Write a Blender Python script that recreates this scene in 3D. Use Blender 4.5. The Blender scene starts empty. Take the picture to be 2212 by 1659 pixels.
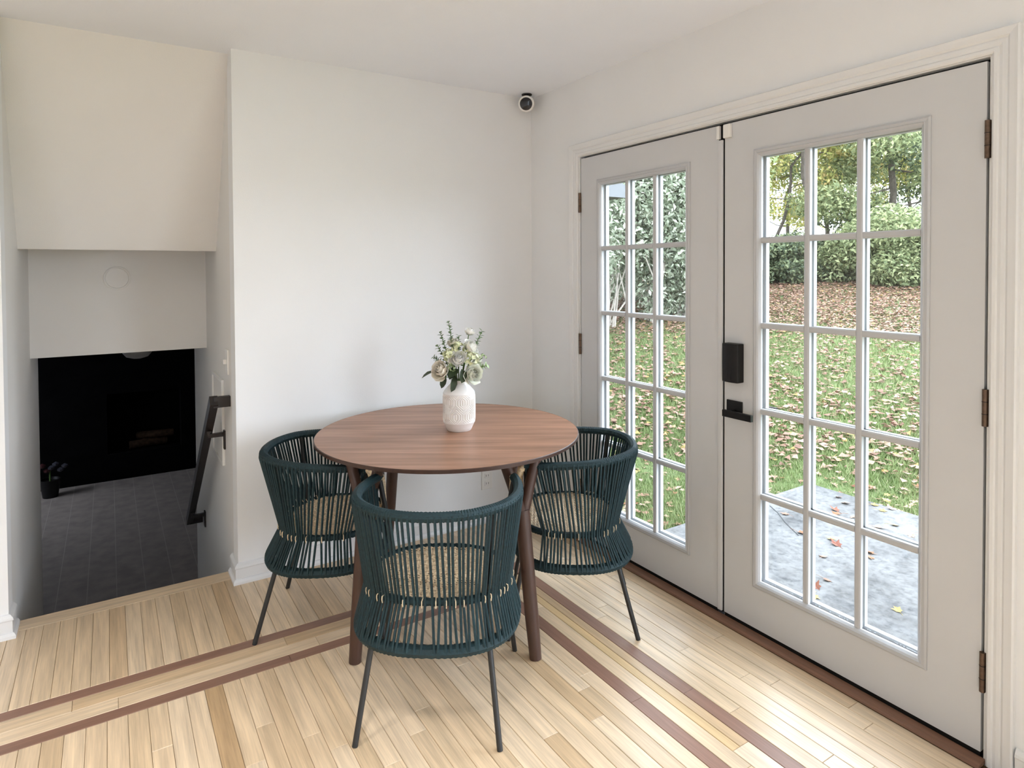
import bpy, math, random
import numpy as np
from mathutils import Vector, Matrix

random.seed(11)
rng = np.random.default_rng(11)
S = bpy.context.scene
COL = S.collection
PI = math.pi

# ------------------------------------------------------------------ camera
CAM = (-2.1525, -3.1771, 1.4496)
F_PX, YAW, PITCH, ROLL, SX, SY = 1376.91, 0.5634, 0.02085, 0.00518, -1.38, -215.23


def cam_axis(r2, u3, f2):
    c, s = math.cos(ROLL), math.sin(ROLL)
    r = r2 * c + u3 * s
    u2 = -r2 * s + u3 * c
    c, s = math.cos(PITCH), math.sin(PITCH)
    fw = f2 * c + u2 * s
    u = -f2 * s + u2 * c
    c, s = math.cos(YAW), math.sin(YAW)
    return Vector((r * c + fw * s, -r * s + fw * c, u))


cd = bpy.data.cameras.new('camera')
cam = bpy.data.objects.new('camera', cd)
COL.objects.link(cam)
R_, U_, B_ = cam_axis(1, 0, 0), cam_axis(0, 1, 0), -cam_axis(0, 0, 1)
cam.matrix_world = Matrix(((R_.x, U_.x, B_.x, CAM[0]), (R_.y, U_.y, B_.y, CAM[1]),
                           (R_.z, U_.z, B_.z, CAM[2]), (0, 0, 0, 1)))
cd.sensor_fit = 'HORIZONTAL'
cd.sensor_width = 36.0
cd.lens = F_PX * 36.0 / 2212
cd.shift_x = -SX / 2212
cd.shift_y = SY / 2212
cd.clip_start = 0.02
cd.clip_end = 300
S.camera = cam

# ------------------------------------------------------------------ world, exposure
SKY = 11.0
w = bpy.data.worlds.new('overcast_sky')
S.world = w
w.use_nodes = True
bgn = w.node_tree.nodes['Background']
bgn.inputs[0].default_value = (0.80, 0.878, 1.0, 1)
bgn.inputs[1].default_value = SKY
S.view_settings.view_transform = 'Standard'
S.view_settings.look = 'None'
S.view_settings.gamma = 1
S.view_settings.use_curve_mapping = False
S.view_settings.exposure = 0.28
S.cycles.use_denoising = True
S.cycles.use_adaptive_sampling = True
S.cycles.adaptive_threshold = 0.025
S.cycles.max_bounces = 8
S.cycles.diffuse_bounces = 6
S.cycles.transparent_max_bounces = 24
S.cycles.caustics_reflective = False
S.cycles.caustics_refractive = False
S.cycles.sample_clamp_indirect = 6

# room dimensions
CEIL = 2.478
XL = -1.662          # left end of the back wall = right side of the stairwell
XS = -2.51           # left side of the stairwell
RX, RY = -5.0, -6.2  # far left and rear extents of the room
DL, DR, DT = -0.473, -2.351, 2.05   # door opening: left edge, right edge, top


def portal(name, loc, rot, sx, sy):
    l = bpy.data.lights.new(name, 'AREA')
    l.shape = 'RECTANGLE'
    l.size, l.size_y = sx, sy
    l.cycles.is_portal = True
    o = bpy.data.objects.new(name, l)
    COL.objects.link(o)
    o.location = loc
    o.rotation_euler = rot


portal('sky_portal', (0.30, -1.41, 1.05), (0, PI / 2, 0), 2.1, 2.0)
portal('sky_portal', (-4.55, RY - 0.2, 1.15), (-PI / 2, 0, 0), 0.5, 2.1)
portal('sky_portal', (0.30, -4.5, 1.12), (0, PI / 2, 0), 2.2, 3.0)
portal('sky_portal', (-4.7, 6.0, 0.0), (0, -PI / 2, 0), 0.6, 1.2)

# ------------------------------------------------------------------ materials


class Mat:
    def __init__(self, name, rough=0.5, spec=0.5):
        self.m = bpy.data.materials.new(name)
        self.m.use_nodes = True
        self.nt = self.m.node_tree
        self.b = self.nt.nodes['Principled BSDF']
        self.b.inputs['Roughness'].default_value = rough
        self.b.inputs['Specular IOR Level'].default_value = spec

    def n(self, t, **kw):
        nd = self.nt.nodes.new(t)
        for k, v in kw.items():
            if k.startswith('i_'):
                key = k[2:]
                nd.inputs[int(key) if key.isdigit() else key].default_value = v
            else:
                setattr(nd, k, v)
        return nd

    def l(self, a, b):
        self.nt.links.new(a, b)
        return b

    def ramp(self, fac, stops, interp='LINEAR'):
        r = self.n('ShaderNodeValToRGB')
        r.color_ramp.interpolation = interp
        e = r.color_ramp.elements
        while len(e) < len(stops):
            e.new(0.5)
        for el, (p, c) in zip(e, stops):
            el.position = p
            el.color = (*c, 1)
        self.l(fac, r.inputs[0])
        return r.outputs[0]

    def coord(self, kind='Object', scale=(1, 1, 1), off=None):
        t = self.n('ShaderNodeTexCoord')
        mp = self.n('ShaderNodeMapping')
        mp.inputs['Scale'].default_value = scale
        self.l(t.outputs[kind], mp.inputs[0])
        if off is not None:
            self.l(off, mp.inputs['Location'])
        return mp.outputs[0]

    def noise(self, vec, scale, detail=3, rough=0.5, out=0):
        nz = self.n('ShaderNodeTexNoise')
        nz.inputs['Scale'].default_value = scale
        nz.inputs['Detail'].default_value = detail
        nz.inputs['Roughness'].default_value = rough
        self.l(vec, nz.inputs['Vector'])
        return nz.outputs[out]

    def mix(self, fac, a, b, mode='MIX'):
        mx = self.n('ShaderNodeMix', data_type='RGBA', blend_type=mode)
        for idx, v in ((0, fac), (6, a), (7, b)):
            if isinstance(v, (int, float)):
                mx.inputs[idx].default_value = v
            elif isinstance(v, tuple):
                mx.inputs[idx].default_value = (*v, 1)
            else:
                self.l(v, mx.inputs[idx])
        return mx.outputs[2]

    def col(self, c):
        if isinstance(c, tuple):
            self.b.inputs['Base Color'].default_value = (*c, 1)
        else:
            self.l(c, self.b.inputs['Base Color'])
        return self

    def bump(self, h, strength=0.2, dist=0.005):
        bp = self.n('ShaderNodeBump')
        bp.inputs['Strength'].default_value = strength
        bp.inputs['Distance'].default_value = dist
        self.l(h, bp.inputs['Height'])
        self.l(bp.outputs[0], self.b.inputs['Normal'])
        return self


def plain(name, c, rough=0.5, spec=0.5, metal=0.0, var=0.0, vs=20, bump=0.0, bs=200):
    m = Mat(name, rough, spec)
    m.b.inputs['Metallic'].default_value = metal
    co = m.coord('Object')
    if var > 0:
        nz = m.noise(co, vs, 4)
        lo = tuple(max(0, x * (1 - var)) for x in c)
        hi = tuple(min(1, x * (1 + var)) for x in c)
        m.col(m.ramp(nz, [(0.3, lo), (0.7, hi)]))
    else:
        m.col(c)
    if bump > 0:
        m.bump(m.noise(co, bs, 2), bump, 0.002)
    return m.m


WALL = plain('wall_paint', (0.805, 0.812, 0.822), 0.75, 0.3, var=0.012, vs=3, bump=0.12, bs=180)
STAIRW = plain('shade_toned_stairwell_paint', (0.755, 0.74, 0.72), 0.75, 0.3, var=0.012, vs=3, bump=0.12, bs=180)  # wall paint with the stairwell's warmer, dimmer light put into the colour
CEILM = plain('ceiling_paint', (0.85, 0.885, 0.945), 0.85, 0.2, var=0.01, vs=3, bump=0.25, bs=140)
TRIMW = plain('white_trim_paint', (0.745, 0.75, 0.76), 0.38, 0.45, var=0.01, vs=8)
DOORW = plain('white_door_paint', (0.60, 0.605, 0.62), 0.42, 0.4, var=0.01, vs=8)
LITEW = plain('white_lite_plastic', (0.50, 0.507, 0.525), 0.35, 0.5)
BLACKRUB = plain('black_rubber', (0.006, 0.005, 0.005), 0.7, 0.2)
BLACKMET = plain('matte_black_metal', (0.006, 0.0055, 0.006), 0.45, 0.3, var=0.2, vs=60)
LEGMET = plain('black_powder_coat', (0.014, 0.015, 0.016), 0.4, 0.5)
BRONZE = plain('aged_bronze', (0.13, 0.085, 0.06), 0.4, 0.5, metal=0.7, var=0.25, vs=80)
RAILM = plain('dark_brown_handrail_paint', (0.016, 0.011, 0.011), 0.45, 0.5, var=0.2, vs=30)
PLASTW = plain('white_plastic', (0.80, 0.79, 0.77), 0.35, 0.5)
BLACKGL = plain('black_gloss_lens', (0.006, 0.005, 0.008), 0.1, 0.5)
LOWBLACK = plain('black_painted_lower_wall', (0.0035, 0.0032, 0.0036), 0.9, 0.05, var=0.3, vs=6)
CARPET = plain('dark_stair_carpet', (0.06, 0.055, 0.052), 0.9, 0.1, var=0.3, vs=90)
LOWFLOOR = plain('grey_vinyl_floor', (0.36, 0.31, 0.275), 0.55, 0.3, var=0.15, vs=9)
LOWGROUT = plain('pale_floor_joint', (0.50, 0.46, 0.42), 0.7, 0.2)
CERAM = plain('white_stoneware', (0.80, 0.765, 0.735), 0.5, 0.35, var=0.03, vs=30)
CERGLZ = plain('white_gloss_glaze', (0.80, 0.78, 0.77), 0.12, 0.6, var=0.02, vs=30)
STEMG = plain('green_stem', (0.10, 0.17, 0.05), 0.6, 0.3)
LEAFDK = plain('dark_green_rose_leaf', (0.035, 0.055, 0.025), 0.5, 0.4, var=0.3, vs=40)
EUCAL = plain('grey_green_eucalyptus_leaf', (0.17, 0.25, 0.13), 0.6, 0.3, var=0.35, vs=60)
EUCAL2 = plain('pale_green_round_leaf', (0.40, 0.50, 0.28), 0.6, 0.3, var=0.2, vs=60)
LIMEF = plain('lime_white_floret', (0.72, 0.75, 0.50), 0.6, 0.3, var=0.2, vs=90)
ROPE = None
EAVE = plain('dark_grey_eave_board', (0.10, 0.105, 0.11), 0.6, 0.3, var=0.1)
SIDING = plain('grey_siding', (0.240, 0.240, 0.234), 0.7, 0.3, var=0.05)
LEGWOOD = None


def petal_mat(name, c, c2):
    m = Mat(name, 0.6, 0.25)
    co = m.coord('Object')
    m.col(m.ramp(m.noise(co, 40, 2), [(0.35, c), (0.7, c2)]))
    m.b.inputs['Subsurface Weight'].default_value = 0.25
    m.b.inputs['Subsurface Radius'].default_value = (0.01, 0.01, 0.008)
    return m.m


PETALW = petal_mat('white_petal', (0.86, 0.85, 0.80), (0.90, 0.89, 0.86))
PETALC = petal_mat('cream_petal', (0.86, 0.80, 0.69), (0.90, 0.86, 0.78))
PETALG = petal_mat('greenish_white_petal', (0.85, 0.855, 0.74), (0.89, 0.89, 0.84))


def rope_mat(name, c, sc=1.0):
    m = Mat(name, 0.62, 0.35)
    co = m.coord('Object')
    nz = m.noise(co, 120, 3)
    inf = m.n('ShaderNodeObjectInfo')
    a = m.ramp(nz, [(0.3, tuple(x * 0.7 for x in c)), (0.7, tuple(min(1, x * 1.25) for x in c))])
    v = m.ramp(inf.outputs['Random'], [(0, (0.8, 0.8, 0.8)), (1, (1.15, 1.15, 1.15))])
    m.col(m.mix(1.0, a, v, 'MULTIPLY'))
    m.bump(m.noise(co, 500 * sc, 2), 0.3, 0.002)
    return m.m


ROPE = rope_mat('dark_teal_rope', (0.008, 0.028, 0.035))
RATTAN = rope_mat('natural_rattan', (0.80, 0.65, 0.45))


def plank_mat(name, stops, rough=0.34, grain=(0.55, 0.9), vary=True, kx=38, ky=2.2, gloss=0.5):
    """wood with grain along local Y; tone differs board to board"""
    m = Mat(name, rough, gloss)
    inf = m.n('ShaderNodeObjectInfo')
    geo = m.n('ShaderNodeNewGeometry')
    add = m.n('ShaderNodeMath', operation='ADD')
    m.l(inf.outputs['Random'], add.inputs[0])
    m.l(geo.outputs['Random Per Island'], add.inputs[1])
    fr = m.n('ShaderNodeMath', operation='FRACT')
    m.l(add.outputs[0], fr.inputs[0])
    rnd = fr.outputs[0]
    mul = m.n('ShaderNodeMath', operation='MULTIPLY')
    m.l(rnd, mul.inputs[0])
    mul.inputs[1].default_value = 37.0
    cmb = m.n('ShaderNodeCombineXYZ')
    m.l(mul.outputs[0], cmb.inputs[0])
    m.l(mul.outputs[0], cmb.inputs[1])
    co = m.coord('Object', (kx, ky, 10), cmb.outputs[0])
    g1 = m.noise(co, 1.0, 5, 0.6)
    co2 = m.coord('Object', (kx * 5, ky * 2.2, 10), cmb.outputs[0])
    g2 = m.noise(co2, 1.0, 3, 0.6)
    base = m.ramp(rnd, stops)
    k1 = m.ramp(g1, [(0.28, (grain[0],) * 3), (0.6, (1.0, 1.0, 1.0)), (0.85, (1.12, 1.12, 1.1))])
    k2 = m.ramp(g2, [(0.3, (grain[1],) * 3), (0.6, (1.03, 1.03, 1.03))])
    m.col(m.mix(1.0, m.mix(1.0, base, k1, 'MULTIPLY'), k2, 'MULTIPLY'))
    rr = m.ramp(g1, [(0.2, (rough + 0.1,) * 3), (0.8, (rough - 0.04,) * 3)])
    m.l(rr, m.b.inputs['Roughness'])
    return m.m


OAK = plank_mat('oak_floor_board', [(0.0, (0.62, 0.455, 0.285)), (0.2, (0.75, 0.58, 0.395)), (0.4, (0.70, 0.53, 0.345)), (0.6, (0.78, 0.62, 0.44)),
                                    (0.8, (0.73, 0.55, 0.36)), (1.0, (0.52, 0.35, 0.19))], 0.30, (0.68, 0.86), gloss=0.7)
OAKM = plank_mat('honey_oak_floor_board', [(0.0, (0.66, 0.47, 0.25)), (1.0, (0.60, 0.42, 0.22))], 0.36, (0.8, 0.9))
WALST = plank_mat('walnut_inlay_board', [(0.0, (0.25, 0.135, 0.092)), (0.5, (0.29, 0.16, 0.112)), (1.0, (0.22, 0.115, 0.078))], 0.36, (0.75, 0.88))
WALNUT = plank_mat('walnut_veneer', [(0.0, (0.40, 0.205, 0.125)), (1.0, (0.43, 0.225, 0.14))], 0.33, (0.58, 0.82), kx=26, ky=1.6)
LEGWOOD = plank_mat('dark_walnut_leg', [(0.0, (0.055, 0.024, 0.015)), (1.0, (0.065, 0.028, 0.018))], 0.4, (0.75, 0.9), kx=30, ky=30)
THRESH = plank_mat('reddish_wood_threshold', [(0.0, (0.22, 0.115, 0.075)), (1.0, (0.24, 0.125, 0.08))], 0.4, (0.8, 0.9))
SUBFL = plain('dark_floor_joint', (0.22, 0.13, 0.065), 0.8, 0.2)


def glass_mat():
    m = Mat('clear_door_glass', 0.0, 0.5)
    nt = m.nt
    nt.nodes.remove(m.b)
    tr = m.n('ShaderNodeBsdfTransparent')
    tr.inputs[0].default_value = (0.97, 0.985, 0.98, 1)
    gl = m.n('ShaderNodeBsdfGlossy')
    gl.inputs['Roughness'].default_value = 0.0
    lw_ = m.n('ShaderNodeLayerWeight')
    lw_.inputs['Blend'].default_value = 0.5
    pw = m.n('ShaderNodeMath', operation='POWER')
    m.l(lw_.outputs['Facing'], pw.inputs[0])
    pw.inputs[1].default_value = 5.0
    ma = m.n('ShaderNodeMath', operation='MULTIPLY_ADD')
    m.l(pw.outputs[0], ma.inputs[0])
    ma.inputs[1].default_value = 0.9
    ma.inputs[2].default_value = 0.03
    mx = m.n('ShaderNodeMixShader')
    m.l(ma.outputs[0], mx.inputs[0])
    m.l(tr.outputs[0], mx.inputs[1])
    m.l(gl.outputs[0], mx.inputs[2])
    m.l(mx.outputs[0], nt.nodes['Material Output'].inputs[0])
    return m.m


GLASS = glass_mat()


def foliage_mat(name, stops, transl=0.35, rough=0.6):
    m = Mat(name, rough, 0.25)
    geo = m.n('ShaderNodeNewGeometry')
    c = m.ramp(geo.outputs['Random Per Island'], stops)
    m.col(c)
    tl = m.n('ShaderNodeBsdfTranslucent')
    m.l(c, tl.inputs[0])
    mx = m.n('ShaderNodeMixShader')
    mx.inputs[0].default_value = transl
    m.l(m.b.outputs[0], mx.inputs[1])
    m.l(tl.outputs[0], mx.inputs[2])
    m.l(mx.outputs[0], m.nt.nodes['Material Output'].inputs[0])
    return m.m


F_GREY = foliage_mat('silvery_green_foliage', [(0, (0.10, 0.125, 0.075)), (0.35, (0.25, 0.29, 0.20)), (0.7, (0.42, 0.455, 0.35)), (1, (0.60, 0.61, 0.50))], 0.45)
F_DARK = foliage_mat('dark_green_foliage', [(0, (0.035, 0.05, 0.028)), (0.5, (0.11, 0.14, 0.075)), (1, (0.27, 0.30, 0.16))], 0.4)
F_YEL = foliage_mat('yellow_green_foliage', [(0, (0.20, 0.22, 0.06)), (0.4, (0.40, 0.40, 0.13)), (0.75, (0.56, 0.50, 0.20)), (1, (0.60, 0.43, 0.20))], 0.5)
F_MID = foliage_mat('mid_green_foliage', [(0, (0.10, 0.13, 0.055)), (0.5, (0.24, 0.28, 0.14)), (1, (0.48, 0.50, 0.27))], 0.5)
BARK = plain('grey_brown_bark', (0.085, 0.07, 0.058), 0.85, 0.2, var=0.4, vs=14)
TWIG = plain('pale_grey_twig', (0.30, 0.27, 0.23), 0.85, 0.2, var=0.3, vs=14)
GRASSB = foliage_mat('grass_blade', [(0, (0.091, 0.130, 0.036)), (0.5, (0.144, 0.191, 0.066)), (0.85, (0.202, 0.241, 0.101)), (1, (0.266, 0.241, 0.141))], 0.3)
FALLEN = foliage_mat('fallen_dry_leaf_litter', [(0, (0.117, 0.058, 0.038)), (0.3, (0.186, 0.101, 0.069)), (0.6, (0.250, 0.150, 0.106)), (0.85, (0.299, 0.201, 0.150)), (1, (0.309, 0.181, 0.051))], 0.2)


def single_leaf_mat(name, stops):
    m = Mat(name, 0.6, 0.25)
    inf = m.n('ShaderNodeObjectInfo')
    base = m.ramp(inf.outputs['Random'], stops)
    co = m.coord('Object')
    k = m.ramp(m.noise(co, 60, 3), [(0.3, (0.7, 0.7, 0.7)), (0.7, (1.1, 1.1, 1.1))])
    m.col(m.mix(1.0, base, k, 'MULTIPLY'))
    return m.m


LEAF_TAN = single_leaf_mat('tan_dry_leaf', [(0, (0.159, 0.075, 0.046)), (0.35, (0.235, 0.130, 0.086)), (0.7, (0.289, 0.186, 0.130)), (1, (0.330, 0.231, 0.171))])
LEAF_YEL = single_leaf_mat('yellow_dry_leaf', [(0, (0.246, 0.172, 0.033)), (1, (0.271, 0.221, 0.099))])
LEAF_RED = single_leaf_mat('rusty_dry_leaf', [(0, (0.140, 0.041, 0.021)), (1, (0.180, 0.078, 0.033))])


def lawn_mat():
    m = Mat('lawn_soil_and_grass', 0.9, 0.1)
    co = m.coord('Object')
    a = m.noise(co, 2.2, 6, 0.65)
    b = m.noise(co, 45, 4, 0.7)
    c1 = m.ramp(a, [(0.3, (0.085, 0.122, 0.045)), (0.7, (0.135, 0.175, 0.078))])
    k = m.ramp(b, [(0.3, (0.62, 0.62, 0.6)), (0.7, (1.15, 1.12, 1.1))])
    m.col(m.mix(1.0, c1, k, 'MULTIPLY'))
    m.bump(b, 0.6, 0.03)
    return m.m


LAWN = lawn_mat()


def concrete_mat():
    m = Mat('weathered_concrete', 0.85, 0.2)
    co = m.coord('Object')
    a = m.noise(co, 3.0, 8, 0.7)
    b = m.noise(co, 28, 6, 0.75)
    c1 = m.ramp(a, [(0.34, (0.052, 0.052, 0.052)), (0.48, (0.103, 0.102, 0.100)), (0.62, (0.142, 0.140, 0.137))])
    k = m.ramp(b, [(0.34, (0.55, 0.56, 0.57)), (0.52, (1.0, 1.0, 1.0)), (0.8, (1.1, 1.1, 1.1))])
    m.col(m.mix(1.0, c1, k, 'MULTIPLY'))
    m.bump(b, 0.4, 0.004)
    return m.m


CONC = concrete_mat()
GRAVEL = plain('light_bounce_gravel', (0.36, 0.357, 0.355), 0.9, 0.1, var=0.15, vs=30)  # unseen ground, kept pale and neutral to bounce light up to the ceiling

# ------------------------------------------------------------------ mesh helpers


class MB:
    def __init__(self):
        self.v, self.f = [], []

    def box(self, x0, x1, y0, y1, z0, z1):
        x0, x1 = min(x0, x1), max(x0, x1)
        y0, y1 = min(y0, y1), max(y0, y1)
        z0, z1 = min(z0, z1), max(z0, z1)
        n = len(self.v)
        self.v += [(x, y, z) for z in (z0, z1) for y in (y0, y1) for x in (x0, x1)]
        self.f += [tuple(n + i for i in q) for q in
                   ((0, 2, 3, 1), (4, 5, 7, 6), (0, 1, 5, 4), (2, 6, 7, 3), (0, 4, 6, 2), (1, 3, 7, 5))]
        return self

    def tube(self, pts, r, n=8, closed=False, caps=True, sq=None):
        """pts: list of points; r: radius or list; sq=(w,h) for a rectangular bar"""
        P = [Vector(p) for p in pts]
        m = len(P)
        rs = r if isinstance(r, (list, tuple)) else [r] * m
        base = len(self.v)
        up = None
        rings = []
        for i in range(m):
            if closed:
                t = (P[(i + 1) % m] - P[i - 1])
            else:
                t = P[min(i + 1, m - 1)] - P[max(i - 1, 0)]
            t = t.normalized() if t.length > 1e-9 else Vector((0, 0, 1))
            if up is None:
                up = Vector((0, 0, 1)) if abs(t.z) < 0.9 else Vector((1, 0, 0))
            a = (up - t * up.dot(t))
            if a.length < 1e-6:
                a = t.orthogonal()
            a.normalize()
            b = t.cross(a)
            up = a
            ring = []
            for k in range(n):
                an = 2 * PI * k / n + (PI / n if sq else 0)
                if sq:
                    ca, sa = (1 if math.cos(an) > 0 else -1), (1 if math.sin(an) > 0 else -1)
                    q = P[i] + a * (ca * sq[1] / 2 * rs[i]) + b * (sa * sq[0] / 2 * rs[i])
                else:
                    q = P[i] + (a * math.cos(an) + b * math.sin(an)) * rs[i]
                ring.append(len(self.v))
                self.v.append(tuple(q))
            rings.append(ring)
        cnt = m if closed else m - 1
        for i in range(cnt):
            A, B = rings[i], rings[(i + 1) % m]
            for k in range(n):
                self.f.append((A[k], A[(k + 1) % n], B[(k + 1) % n], B[k]))
        if caps and not closed:
            self.f.append(tuple(reversed(rings[0])))
            self.f.append(tuple(rings[-1]))
        return self

    def lathe(self, prof, n=32, c=(0, 0), cap0=True, cap1=True):
        rings = []
        for (r, z) in prof:
            rings.append([len(self.v) + k for k in range(n)])
            self.v += [(c[0] + r * math.cos(2 * PI * k / n), c[1] + r * math.sin(2 * PI * k / n), z) for k in range(n)]
        for A, B in zip(rings, rings[1:]):
            for k in range(n):
                self.f.append((A[k], A[(k + 1) % n], B[(k + 1) % n], B[k]))
        if cap0:
            self.f.append(tuple(reversed(rings[0])))
        if cap1:
            self.f.append(tuple(rings[-1]))
        return self

    def grid(self, fn, nu, nv, wrap=False):
        b = len(self.v)
        cols = nu if wrap else nu + 1
        for j in range(nv + 1):
            for i in range(cols):
                self.v.append(tuple(fn(i / nu, j / nv)))
        for j in range(nv):
            for i in range(nu):
                i2 = (i + 1) % cols
                self.f.append((b + j * cols + i, b + j * cols + i2, b + (j + 1) * cols + i2, b + (j + 1) * cols + i))
        return self

    def prism(self, poly, axis, a0, a1):
        """polygon in the plane of the other two axes, extruded along axis"""
        n = len(poly)
        b = len(self.v)
        for a in (a0, a1):
            for (p, q) in poly:
                self.v.append({'x': (a, p, q), 'y': (p, a, q), 'z': (p, q, a)}[axis])
        self.f.append(tuple(b + i for i in reversed(range(n))))
        self.f.append(tuple(b + n + i for i in range(n)))
        for i in range(n):
            j = (i + 1) % n
            self.f.append((b + i, b + j, b + n + j, b + n + i))
        return self

    def mesh(self, name, mat, smooth=False):
        me = bpy.data.meshes.new(name)
        me.from_pydata(self.v, [], self.f)
        me.materials.append(mat)
        if smooth:
            me.polygons.foreach_set('use_smooth', [True] * len(me.polygons))
            if hasattr(me, 'set_sharp_from_angle'):
                me.set_sharp_from_angle(angle=math.radians(40))
        me.update()
        return me

    def build(self, name, mat, parent=None, smooth=False, bevel=0, local=False):
        o = bpy.data.objects.new(name, self.mesh(name, mat, smooth))
        link(o, parent, local)
        if bevel:
            b = o.modifiers.new('bevel', 'BEVEL')
            b.width = bevel
            b.segments = 2
            b.limit_method = 'ANGLE'
        return o


def link(o, parent=None, local=False):
    COL.objects.link(o)
    if parent is not None:
        o.parent = parent
        if not local:
            o.matrix_parent_inverse = parent.matrix_basis.inverted()
            pp = parent.parent
            if pp is not None:
                o.matrix_parent_inverse = (pp.matrix_basis @ parent.matrix_parent_inverse @ parent.matrix_basis).inverted() \
                    if pp.parent is None else parent.matrix_world.inverted()
    return o


def tag(o, label, cat, group=None, kind=None):
    o['label'] = label
    o['category'] = cat
    if group:
        o['group'] = group
    if kind:
        o['kind'] = kind
    return o


def empty(name, loc, label, cat, rz=0.0, group=None, kind=None):
    e = bpy.data.objects.new(name, None)
    e.empty_display_size = 0.1
    COL.objects.link(e)
    e.location = loc
    e.rotation_euler = (0, 0, rz)
    e.matrix_basis  # location/rotation feed matrix_basis directly
    return tag(e, label, cat, group, kind)


def fast_mesh(name, verts, faces, mat):
    """verts (N,3) array, faces (M,k) array of one polygon size"""
    me = bpy.data.meshes.new(name)
    M, k = faces.shape
    me.vertices.add(len(verts))
    me.vertices.foreach_set('co', verts.astype(np.float32).ravel())
    me.loops.add(M * k)
    me.loops.foreach_set('vertex_index', faces.astype(np.int32).ravel())
    me.polygons.add(M)
    me.polygons.foreach_set('loop_start', np.arange(0, M * k, k, dtype=np.int32))
    me.polygons.foreach_set('loop_total', np.full(M, k, dtype=np.int32))
    me.materials.append(mat)
    me.update(calc_edges=True)
    return me


# ------------------------------------------------------------------ structure: walls, ceiling


def struct(name, mb, mat, label, cat, smooth=False, bevel=0):
    o = mb.build(name, mat, None, smooth, bevel)
    return tag(o, label, cat, None, 'structure')


struct('wall_back', MB().box(XL, 0.15, 0, 0.12, -0.3, CEIL + 0.1), WALL,
       'plain off-white painted wall behind the round table', 'wall')
wr = MB()
wr.box(0, 0.15, DL + 0.02, 0.0, -0.3, CEIL + 0.1).box(0, 0.15, -3.05, DR - 0.02, -0.3, CEIL + 0.1)
wr.box(0, 0.15, RY, -3.05, -0.3, 0.05).box(0, 0.15, RY, -3.05, 2.2, CEIL + 0.1).box(0, 0.15, RY, RY + 0.2, 0.05, 2.2)  # wide opening out of view, added to let in more daylight
wr.box(0, 0.15, DR - 0.02, DL + 0.02, DT + 0.02, CEIL + 0.1).box(0.0, 0.15, DR - 0.02, DL + 0.02, -0.3, -0.012)
struct('wall_right', wr, WALL, 'off-white wall around the white double glass doors, with a wide unseen opening added further along for daylight', 'wall')
struct('wall_back_left', MB().box(RX, XS, 0.02, 0.14, -0.3, CEIL + 0.1), WALL,
       'off-white wall on the far side of the stair opening', 'wall')
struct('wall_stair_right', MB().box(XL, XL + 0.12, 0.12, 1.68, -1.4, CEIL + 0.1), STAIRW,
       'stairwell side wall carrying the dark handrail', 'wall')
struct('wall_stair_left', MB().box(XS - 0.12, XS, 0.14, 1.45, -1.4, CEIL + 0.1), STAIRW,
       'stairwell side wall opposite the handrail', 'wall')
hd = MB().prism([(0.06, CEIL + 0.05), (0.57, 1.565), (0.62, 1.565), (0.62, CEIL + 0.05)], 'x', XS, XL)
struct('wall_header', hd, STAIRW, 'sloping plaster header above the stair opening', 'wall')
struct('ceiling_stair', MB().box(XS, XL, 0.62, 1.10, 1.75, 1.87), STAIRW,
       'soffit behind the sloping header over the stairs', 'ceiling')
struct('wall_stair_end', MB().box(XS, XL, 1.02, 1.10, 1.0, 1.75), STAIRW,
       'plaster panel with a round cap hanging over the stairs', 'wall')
struct('ceiling', MB().box(RX - 0.2, 0.15, RY - 0.2, 0.14, CEIL, CEIL + 0.12), CEILM, 'white plaster ceiling over the dining corner', 'ceiling')
# part of the ceiling over the stairwell mouth
# unseen sides of the room, rear opening added for daylight
rw = MB()
rw.box(RX, 0.15, RY - 0.12, RY, -0.3, 0.1).box(RX, 0.15, RY - 0.12, RY, 2.2, CEIL)
rw.box(RX, -4.8, RY - 0.12, RY, 0.1, 2.2).box(-4.3, 0.15, RY - 0.12, RY, 0.1, 2.2)
struct('wall_rear', rw, WALL, 'off-white wall with an unseen opening added for daylight opposite the stair opening', 'wall')
lw = MB()
lw.box(RX - 0.12, RX, RY, 0.14, -0.3, 0.4).box(RX - 0.12, RX, RY, 0.14, 2.2, CEIL)
lw.box(RX - 0.12, RX, RY, 0.14, 0.4, 2.2)
struct('wall_left', lw, WALL, 'off-white wall across the room from the glass doors', 'wall')

# ------------------------------------------------------------------ lower level seen past the stairs
LZ = -1.30
lowf = struct('floor_lower', MB().box(-4.5, 0.1, 1.5, 7.0, LZ - 0.1, LZ - 0.0008), LOWGROUT,
              'dark grey plank floor of the lower room beyond the stairs', 'floor')
k = 0
x = -4.5
while x < 0.1:
    y = 1.5 - (k % 3) * 0.4
    while y < 7.0:
        y2 = min(7.0, y + 1.22)
        y1 = max(1.5, y)
        if y2 - y1 > 0.05:
            MB().box(x + 0.003, min(x + 0.212, 0.1), y1 + 0.002, y2 - 0.002, LZ - 0.01, LZ).build('plank', LOWFLOOR, lowf)
        y = y2
    x += 0.215
    k += 1
struct('ceiling_lower', MB().box(-4.5, 0.1, 1.10, 7.0, 1.0, 1.1), CEILM, 'low ceiling of the room below the stairs', 'ceiling')
bw = MB()
FY = 6.75
bw.box(-4.5, -2.2, FY, FY + 0.25, LZ, 1.0).box(-1.33, 0.1, FY, FY + 0.25, LZ, 1.0)
bw.box(-2.2, -1.33, FY, FY + 0.25, -0.15, 1.0).box(-2.2, -1.33, FY, FY + 0.25, LZ, -0.95)
bw.box(-2.3, -1.2, FY + 0.25, FY + 0.6, LZ, 0.2)
struct('wall_lower_end', bw, LOWBLACK, 'black wall with a firebox opening at the far end of the lower room', 'wall')
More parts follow.
